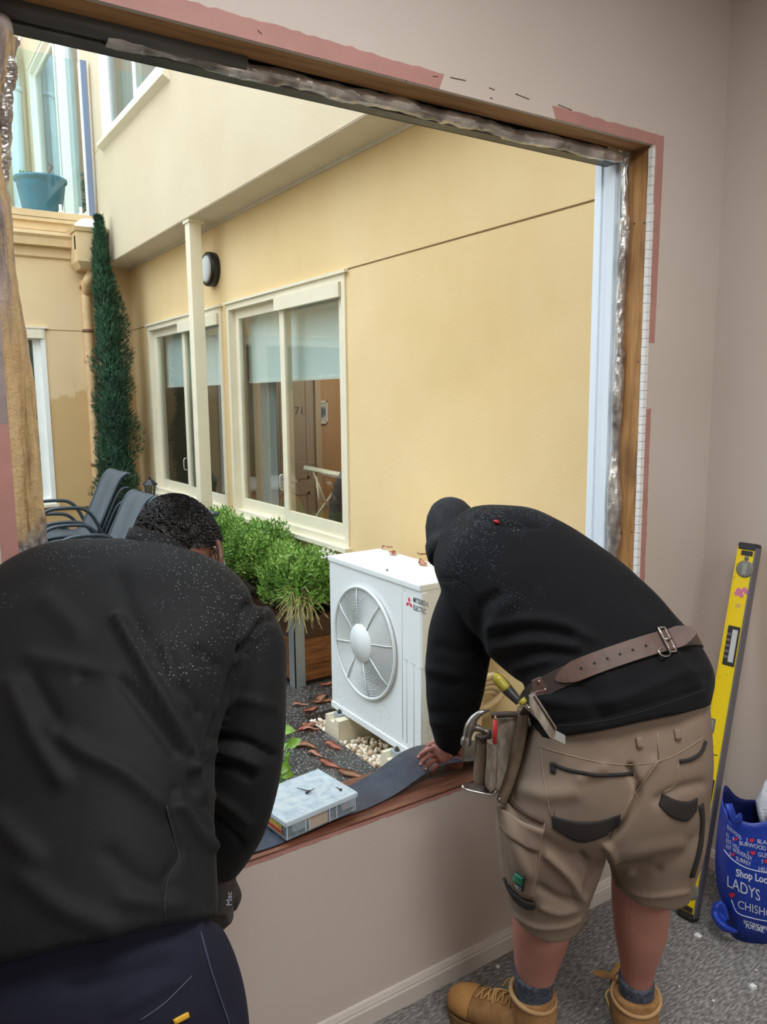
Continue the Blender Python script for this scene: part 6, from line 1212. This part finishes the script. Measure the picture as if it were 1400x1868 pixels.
patch('knee_trim', sbv, [(922, 1600), (935, 1622), (960, 1640), (978, 1645)], [(930, 1618), (942, 1640), (962, 1655), (978, 1656)], 12, 5, 0.006, M_TRIM, so2); patch('side_trim', sbv, [(1274, 1470), (1278, 1500), (1272, 1550), (1258, 1600)], [(1283, 1465), (1285, 1500), (1280, 1550), (1266, 1600)], 14, 3, 0.001, M_TRIM, so2)
tagp = patch('brand_tab', sbv, [(946, 1586), (961, 1594)], [(943, 1614), (958, 1622)], 6, 8, 0.009, basic('black_tab', srgb(30, 30, 32), 0.7), so2); patch('green_tab', sbv, [(947, 1588), (959, 1595)], [(945, 1603), (957, 1610)], 6, 6, 0.0115, basic('green_tab', srgb(28, 128, 96), 0.6), so2)
me = textmesh('FXD', 1.0); co, _ = vdata(me); o3 = []
for c_ in co: px = 944.5+c_[0]*6.2; py = 1613-c_[1]*9+c_[0]*6.2*0.5; p, n__ = cast(sbv, px, py); o3.append(p+n__*0.0125)
setco(me, np.array(o3)); link('tab_print', me, M_WPR, so2)
# socks and boots
def f_sock(k):
    v = k.mapped((1, 1, 1)); k.col(k.ramp(k.noise(120, 2), [(0.35, srgb(52, 58, 72)), (0.65, srgb(88, 94, 108))])); k.set(Roughness=0.95); k.bump(k.noise(220, 2), 0.6, 0.002)
M_SOCK = mk('marl_sock', f_sock)
for S in ([sec((937, 1768), (1012, 1778), 1.935, 0.048), sec((940, 1795), (1009, 1802), 1.95, 0.046), sec((942, 1845), (1006, 1850), 1.965, 0.045)], [sec((1130, 1782), (1193, 1784), 1.94, 0.046), sec((1130, 1805), (1192, 1808), 1.95, 0.045), sec((1131, 1850), (1192, 1852), 1.958, 0.045)]):
    bm = bmesh.new(); loft(bm, S, 28, 5); link('sock', fuse('sock', bm, 0.004, 2), M_SOCK, man2, True)
def f_suede(k):
    k.col(k.ramp(k.noise(18, 5, 0.65), [(0.3, srgb(132, 94, 54)), (0.7, srgb(178, 134, 84))])); k.set(Roughness=0.85); k.bump(k.noise(90, 4), 0.4, 0.002)
M_SUEDE = mk('tan_nubuck', f_suede); M_COLLAR = basic('boot_collar', srgb(182, 146, 102), 0.8, var=0.1, vscale=14); M_SOLE = basic('boot_sole', srgb(120, 92, 58), 0.7, var=0.2, vscale=20); M_LACE = basic('boot_lace', srgb(196, 156, 96), 0.8)
def boot(heel, f, ank, ank_r, lbl):
    f = nrm((f[0], f[1], 0)); s_ = np.cross((0, 0, 1), f); H = np.array((heel[0], heel[1], 0.0)); P = lambda x, y, z: H+f*x+s_*y+np.array((0, 0, z)); bm = bmesh.new(); R = []
    for x, w, zc, h in ((0.0, 0.022, 0.05, 0.03), (0.012, 0.034, 0.055, 0.04), (0.05, 0.040, 0.062, 0.048), (0.10, 0.040, 0.066, 0.054), (0.15, 0.044, 0.064, 0.052), (0.20, 0.049, 0.055, 0.043), (0.25, 0.048, 0.05, 0.037), (0.28, 0.038, 0.047, 0.031), (0.295, 0.02, 0.044, 0.02)):
        R.append([P(x, w*math.cos(q), zc+h*math.sin(q)) for q in np.arange(22)*2*math.pi/22])
    rings(bm, R); tube(bm, [P(0.06, 0, 0.05), P(0.055, 0, 0.10), ank+np.array((0, 0, 0.0))], [0.048, 0.055, ank_r+0.006], 22, 4); me = fuse('boot', bm, 0.005, 4); c_, _ = vdata(me); c_[:, 2] = np.maximum(c_[:, 2], 0.018); setco(me, c_)
    b = link('boot', me, M_SUEDE, man2, True); bm = bmesh.new(); out = []
    for q in np.arange(40)*2*math.pi/40:
        x = 0.148-0.160*math.cos(q); w = np.interp(x, (-0.012, 0.01, 0.06, 0.11, 0.2, 0.27, 0.308), (0.0, 0.034, 0.042, 0.04, 0.053, 0.046, 0.0)); out.append((x, (w+0.003)*(1 if math.sin(q) >= 0 else -1)*min(1, abs(math.sin(q))*3)))
    rings(bm, [[P(x, y, 0.001) for x, y in out], [P(x, y, 0.030) for x, y in out]]); from_bm('sole', bm, M_SOLE, b, False)
    bm = bmesh.new(); tube(bm, [ank+f*(ank_r+0.005)*math.cos(q)+s_*(ank_r+0.005)*math.sin(q)+np.array((0, 0, -0.008+0.012*math.cos(q))) for q in np.arange(32)*2*math.pi/32], 0.006, 10, 1, True); from_bm('padded_collar', bm, M_COLLAR, b, True)
    bvb = bvh_of(me); lc_ = from_bm('toe_cap', (lambda B: (rings(B, [[P(x, (w+0.002)*math.cos(q), zc+(h+0.002)*math.sin(q)) for q in np.linspace(-0.3, math.pi+0.3, 16)] for x, w, zc, h in ((0.222, 0.050, 0.052, 0.041), (0.25, 0.049, 0.05, 0.0385), (0.28, 0.040, 0.047, 0.033), (0.297, 0.021, 0.044, 0.021))], False, False), B)[1])(bmesh.new()), basic('toe_bumper', srgb(176, 128, 70), 0.8, var=0.15, vscale=16), b, True)
    for k in range(5):
        x = 0.115+0.02*k
        for sg in (-1, 1):
            pts = []
            for j in range(7):
                y = sg*0.024*(1-j/3); h = bvb.ray_cast(Vector(P(x+0.016*j/6, y, 0.3)), Vector((0, 0, -1))); pts.append(np.array(h[0])+np.array((0, 0, 0.003)) if h[0] is not None else P(x, y, 0.1))
            tubeo('lace', pts, 0.0024, M_LACE, b, n=6)
    for sg in (-1, 1): tubeo('lace_bow', [P(0.118, 0, 0.135), P(0.13+0.02*sg, sg*0.03, 0.15), P(0.15, sg*0.05, 0.125), P(0.16, sg*0.03, 0.112)], 0.0024, M_LACE, b, n=6, sub=5)
    return b, P
tl = onz(836, 1848, 0); al = at(973, 1808, 1.958); al0 = np.array((al[0], al[1], 0)); fl_ = nrm(tl-al0); hl = al0-fl_*0.062
bootL, PL = boot(hl, fl_, at(973, 1808, 1.958), 0.050, '')
ar = at(1161, 1810, 1.952); fr_ = nrm((0.70, 0.66, 0)); hr_ = np.array((ar[0], ar[1], 0))-fr_*0.062
bootR, PR = boot(hr_, fr_, ar, 0.052, '')
bm = bmesh.new(); tube(bm, [at(1128, 1790, 1.99), at(1112, 1779, 2.0), at(1096, 1776, 2.0), at(1083, 1775, 1.995)], [0.008, 0.011, 0.012, 0.006], 10, 5, flat=0.35); from_bm('boot_tongue', bm, M_SUEDE, bootR, True)
tubeo('lace_tail', [at(1120, 1800, 1.98), at(1106, 1812, 1.97), at(1112, 1835, 1.96)], 0.0025, M_LACE, bootR, n=6, sub=4)
# ================================================================== tool belt and tools
M_BELT = basic('brown_belt_leather', srgb(88, 66, 56), 0.55, var=0.3, vscale=16, bump=0.3, bscale=60); M_BELTD = basic('dark_belt_leather', srgb(58, 44, 38), 0.6, var=0.2, vscale=16)
def f_worn(k):
    v = k.mapped((1, 1, 0.35)); n = k.noise(22, 6, 0.7, v); k.col(k.ramp(n, [(0.3, srgb(62, 52, 44)), (0.5, srgb(112, 98, 84)), (0.68, srgb(160, 150, 136))])); k.set(Roughness=0.75); k.bump(n, 0.6, 0.004)
M_WORN = mk('worn_pouch_leather', f_worn); M_CHROME = basic('nickel', srgb(190, 186, 178), 0.25, 0.9); M_TOOL = basic('hammer_steel', srgb(150, 146, 140), 0.3, 0.9, var=0.25, vscale=30)
tb = root('tool_belt', tuple(at(1100, 1215, 1.7)), 'worn brown leather tool belt with pouches around the black hooded top', 'tool belt')
p3 = [cast(hbv, *q)[0] for q in ((985, 1258), (1110, 1203), (1238, 1165))]; bn = nrm(np.cross(p3[1]-p3[0], p3[2]-p3[0])); bn = bn if bn[2] > 0 else -bn; bc = sum(p3)/3+nrm(CF)*0.13; bc = bc-bn*((bc-p3[1]) @ bn)
rg = ring_on(hbv, bc, bn, 72, 0.002); bm = bmesh.new(); hb_ = 0.021; k_ = len(rg)
ring4 = []
for p, d in rg: ring4.append(np.array([p-bn*hb_, p-bn*hb_+d*0.005, p+bn*hb_+d*0.005, p+bn*hb_]))
rings(bm, ring4, True); from_bm('belt_strap', bm, M_BELTD, tb, False)
def belt_at(px):
    "point and outward direction on the ring nearest a pixel column, near side"
    best = min((abs(proj(p)[0]-px), i) for i, (p, d) in enumerate(rg) if (p-CAM) @ d < 0.0); return rg[best[1]]
seg = [belt_at(x) for x in np.linspace(1022, 1225, 22)]; pts = np.array([p for p, d in seg]); ds = np.array([d for p, d in seg])
for _ in range(2):
    pts[1:-1] = (pts[:-2]+2*pts[1:-1]+pts[2:])/4; ds[1:-1] = (ds[:-2]+ds[1:-1]+ds[2:])/3
e_ = nrm(pts[-1]-pts[-3]); e_ = nrm(CR*0.93+CU*0.36); tail = [pts[-1]+e_*s_ for s_ in (0.018, 0.036, 0.052)]; pts = np.vstack([pts, tail]); ds = np.vstack([ds, [ds[-1]]*3])
bm = bmesh.new(); RR = []
for i, (p, d) in enumerate(zip(pts, ds)):
    d = nrm(d); f_ = i/(len(pts)-1); h = 0.0225*min(1, math.sqrt(max(0.03, min(f_, 1.0)*9)), (1.0-f_)*9+0.35); RR.append(np.array([p-bn*h+d*0.005, p-bn*h+d*0.011, p+bn*h+d*0.011, p+bn*h+d*0.005]))
rings(bm, RR); from_bm('belt_tongue', bm, M_BELT, tb, False)
for x in (1068, 1090, 1111, 1132, 1152, 1172):
    p, d = belt_at(x); bm = bmesh.new(); lathe(bm, p+d*0.0105, d, [(0.0032, 0), (0.0032, 0.0012), (0.0005, 0.0014)], 10); from_bm('belt_hole', bm, M_DARK, tb)
p, d = belt_at(1205); e2 = nrm(np.cross(bn, d)); q4 = [p+d*0.013+e2*a_*0.011+bn*b_*0.028 for a_, b_ in ((-1, -1), (1, -1), (1, 1), (-1, 1))]; bm = bmesh.new(); tube(bm, np.vstack([np.linspace(q4[i_], q4[(i_+1) % 4], 5)[:-1] for i_ in range(4)]), 0.0026, 8, 1, True); from_bm('buckle_frame', bm, M_CHROME, tb, True); tubeo('buckle_prong', [p+d*0.016-e2*0.013, p+d*0.017+e2*0.013], 0.002, M_CHROME, tb, n=8)
p, d = belt_at(1195); tubeo('belt_ring', [p+d*0.01-bn*0.024+e2*(-0.02+0.02*math.cos(q)+0.02)+bn*0.010*math.sin(q) for q in np.linspace(0, 6.0, 16)], 0.0022, M_CHROME, tb, n=8)
# pouch at the hip
TP = 1.80
def slab(name, quad, t, b, mat, parent=tb, n=2.6, vox=0.0035):
    bm = bmesh.new(); loft(bm, [sec(L_, R__, t, b, n) for L_, R__ in quad], 24, 5); return link(name, fuse(name, bm, vox, 2), mat, parent, True)
slab('main_pouch', [((899, 1304), (954, 1304)), ((897, 1340), (950, 1345)), ((892, 1390), (946, 1395)), ((890, 1425), (942, 1430)), ((900, 1440), (936, 1444))], 1.83, 0.034, M_WORN)
slab('pouch_back', [((945, 1290), (966, 1292)), ((938, 1340), (960, 1345)), ((926, 1400), (946, 1405)), ((908, 1455), (926, 1458)), ((908, 1462), (920, 1464))], 1.795, 0.02, basic('old_hide', srgb(104, 86, 68), 0.8, var=0.25, vscale=26, bump=0.5, bscale=60))
slab('front_pocket', [((889, 1350), (908, 1351)), ((888, 1390), (908, 1392)), ((885, 1428), (906, 1430)), ((890, 1440), (902, 1440))], 1.79, 0.016, M_WORN); slab('side_pocket', [((869, 1340), (890, 1342)), ((866, 1380), (888, 1384)), ((864, 1422), (886, 1428)), ((868, 1430), (880, 1432))], 1.835, 0.02, basic('old_hide', srgb(104, 86, 68), 0.8, var=0.25, vscale=26, bump=0.5, bscale=60))
tubeo('pouch_rim', [at(897, 1306, 1.795), at(925, 1303, 1.79), at(955, 1304, 1.80)], 0.0075, M_BELTD, tb, n=8, sub=4); tubeo('pocket_rim', [at(868, 1343, 1.815), at(879, 1346, 1.81), at(891, 1344, 1.815)], 0.006, M_BELTD, tb, n=8, sub=4)
bm = bmesh.new(); prism(bm, [at(844, 1432, 1.81), at(858, 1440, 1.80), at(902, 1448, 1.80), at(903, 1432, 1.81), at(884, 1432, 1.83), at(856, 1428, 1.83)], (0, 0, -0.006)); from_bm('tool_plate', bm, M_BELTD, tb)
tubeo('plate_edge', [at(844, 1433, 1.81), at(850, 1440, 1.80), at(880, 1447, 1.795), at(900, 1449, 1.795), at(905, 1443, 1.795)], 0.0032, M_CHROME, tb, n=8, sub=4)
for q in ((896, 1443), (894, 1438), (912, 1458)):
    bm = bmesh.new(); ellipsoid(bm, at(*q, 1.777), CR*0.003, CU*0.003, CF*0.002, 10, 6); from_bm('rivet', bm, M_CHROME, tb, True)
bq, bd = cast(hbv, 985, 1252); bm = bmesh.new(); prism(bm, [at(972, 1243, 1.685), at(988, 1236, 1.68), at(999, 1256, 1.68), at(994, 1266, 1.68), at(974, 1270, 1.685)], CF*0.012); from_bm('frog_tab', bm, M_BELT, tb)
tubeo('hanging_strap', [at(978, 1262, 1.69), at(968, 1285, 1.72), at(958, 1300, 1.775)], 0.014, M_BELTD, tb, n=10, sub=4, flat=0.4)
for q in ((984, 1243), (995, 1258)):
    bm = bmesh.new(); ellipsoid(bm, at(*q, 1.678), CR*0.003, CU*0.003, CF*0.002, 10, 6); from_bm('rivet', bm, M_CHROME, tb, True)
# sheath with trowel-like blade tool
shc = root('blade_sheath', tuple(at(992, 1308, 1.66)), 'worn leather sheath hanging slanted over the black top', 'sheath')
bm = bmesh.new(); TS = 1.655; prism(bm, [at(968, 1272, TS), at(977, 1266, TS), at(1016, 1327, TS), at(1012, 1350, TS), at(1003, 1345, TS), at(968, 1292, TS)], CF*0.018); from_bm('sheath_body', bm, M_WORN, shc); tubeo('sheath_seam', [at(975, 1270, TS-0.001), at(1013, 1330, TS-0.001)], 0.002, M_BELTD, shc, n=6); tubeo('sheath_hook', [at(970, 1272, TS+0.005), at(980, 1262, TS+0.01), at(996, 1260, TS+0.015)], 0.003, M_BELT, shc, n=8, sub=4)
kn = root('chisel', tuple(at(930, 1255, 1.67)), 'chisel with yellow and black handle pushed through the sheath', 'chisel')
tubeo('grip', [at(903, 1230, 1.70), at(909, 1238, 1.70), at(928, 1260, 1.69), at(948, 1281, 1.68)], [0.008, 0.0125, 0.0125, 0.009], basic('grip_black', srgb(46, 50, 48), 0.3), kn, n=14, sub=4); tubeo('yellow_grip', [at(902, 1229, 1.696), at(908, 1238, 1.694), at(924, 1257, 1.688)], [0.006, 0.0122, 0.0118], basic('grip_yellow', srgb(158, 146, 52), 0.25), kn, n=14, sub=4); tubeo('ferrule_band', [at(951, 1276, 1.675), at(957, 1283, 1.673)], 0.0092, basic('grip_yellow', srgb(188, 170, 40), 0.3), kn, n=12); tubeo('shank', [at(955, 1282, 1.675), at(970, 1296, 1.668), at(985, 1312, 1.664)], 0.005, M_CHROME, kn, n=10)
bm = bmesh.new(); prism(bm, [at(1014, 1332, 1.658), at(1032, 1342, 1.658), at(1032, 1358, 1.658), at(1012, 1348, 1.658)], CF*0.003); from_bm('blade_tip', bm, basic('bare_steel', srgb(196, 198, 198), 0.35, 0.6), kn)
# hammer
hmr = root('claw_hammer', tuple(at(870, 1335, 1.84)), 'steel claw hammer hanging in the side loop of the tool belt', 'hammer')
bm = bmesh.new(); tube(bm, [at(896, 1296, 1.845), at(880, 1299, 1.84), at(866, 1310, 1.84), at(858, 1324, 1.84), at(856, 1334, 1.84)], [0.002, 0.0065, 0.010, 0.0125, 0.0125], 12, 5); tube(bm, [at(856, 1330, 1.84), at(853, 1343, 1.84), at(851, 1349, 1.84)], [0.0125, 0.011, 0.010], 14, 3); tube(bm, [at(852, 1346, 1.84), at(851, 1351, 1.84), at(850, 1360, 1.84)], [0.012, 0.0135, 0.0128], 16, 3); tube(bm, [at(858, 1326, 1.84), at(872, 1328, 1.84), at(886, 1334, 1.84)], [0.010, 0.0085, 0.0075], 12, 3); link('hammer_head', fuse('hammer_head', bm, 0.0025, 2), M_TOOL, hmr, True)
tubeo('hammer_handle', [at(884, 1333, 1.84), at(892, 1340, 1.84), at(890, 1370, 1.845), at(884, 1425, 1.845)], 0.0085, M_TOOL, hmr, n=12, sub=4)
pcn = root('carpenter_pencil', tuple(at(905, 1335, 1.775)), 'red carpenter pencil standing in the front pocket of the pouch', 'pencil')
tubeo('pencil_body', [at(904, 1313, 1.775), at(903, 1356, 1.777)], 0.0052, basic('pencil_red', srgb(206, 50, 48), 0.5, var=0.15, vscale=60), pcn, n=6); tubeo('pencil_tip', [at(904, 1313, 1.775), at(904.5, 1305, 1.775)], [0.005, 0.001], basic('pencil_wood', srgb(196, 150, 110), 0.7), pcn, n=6)
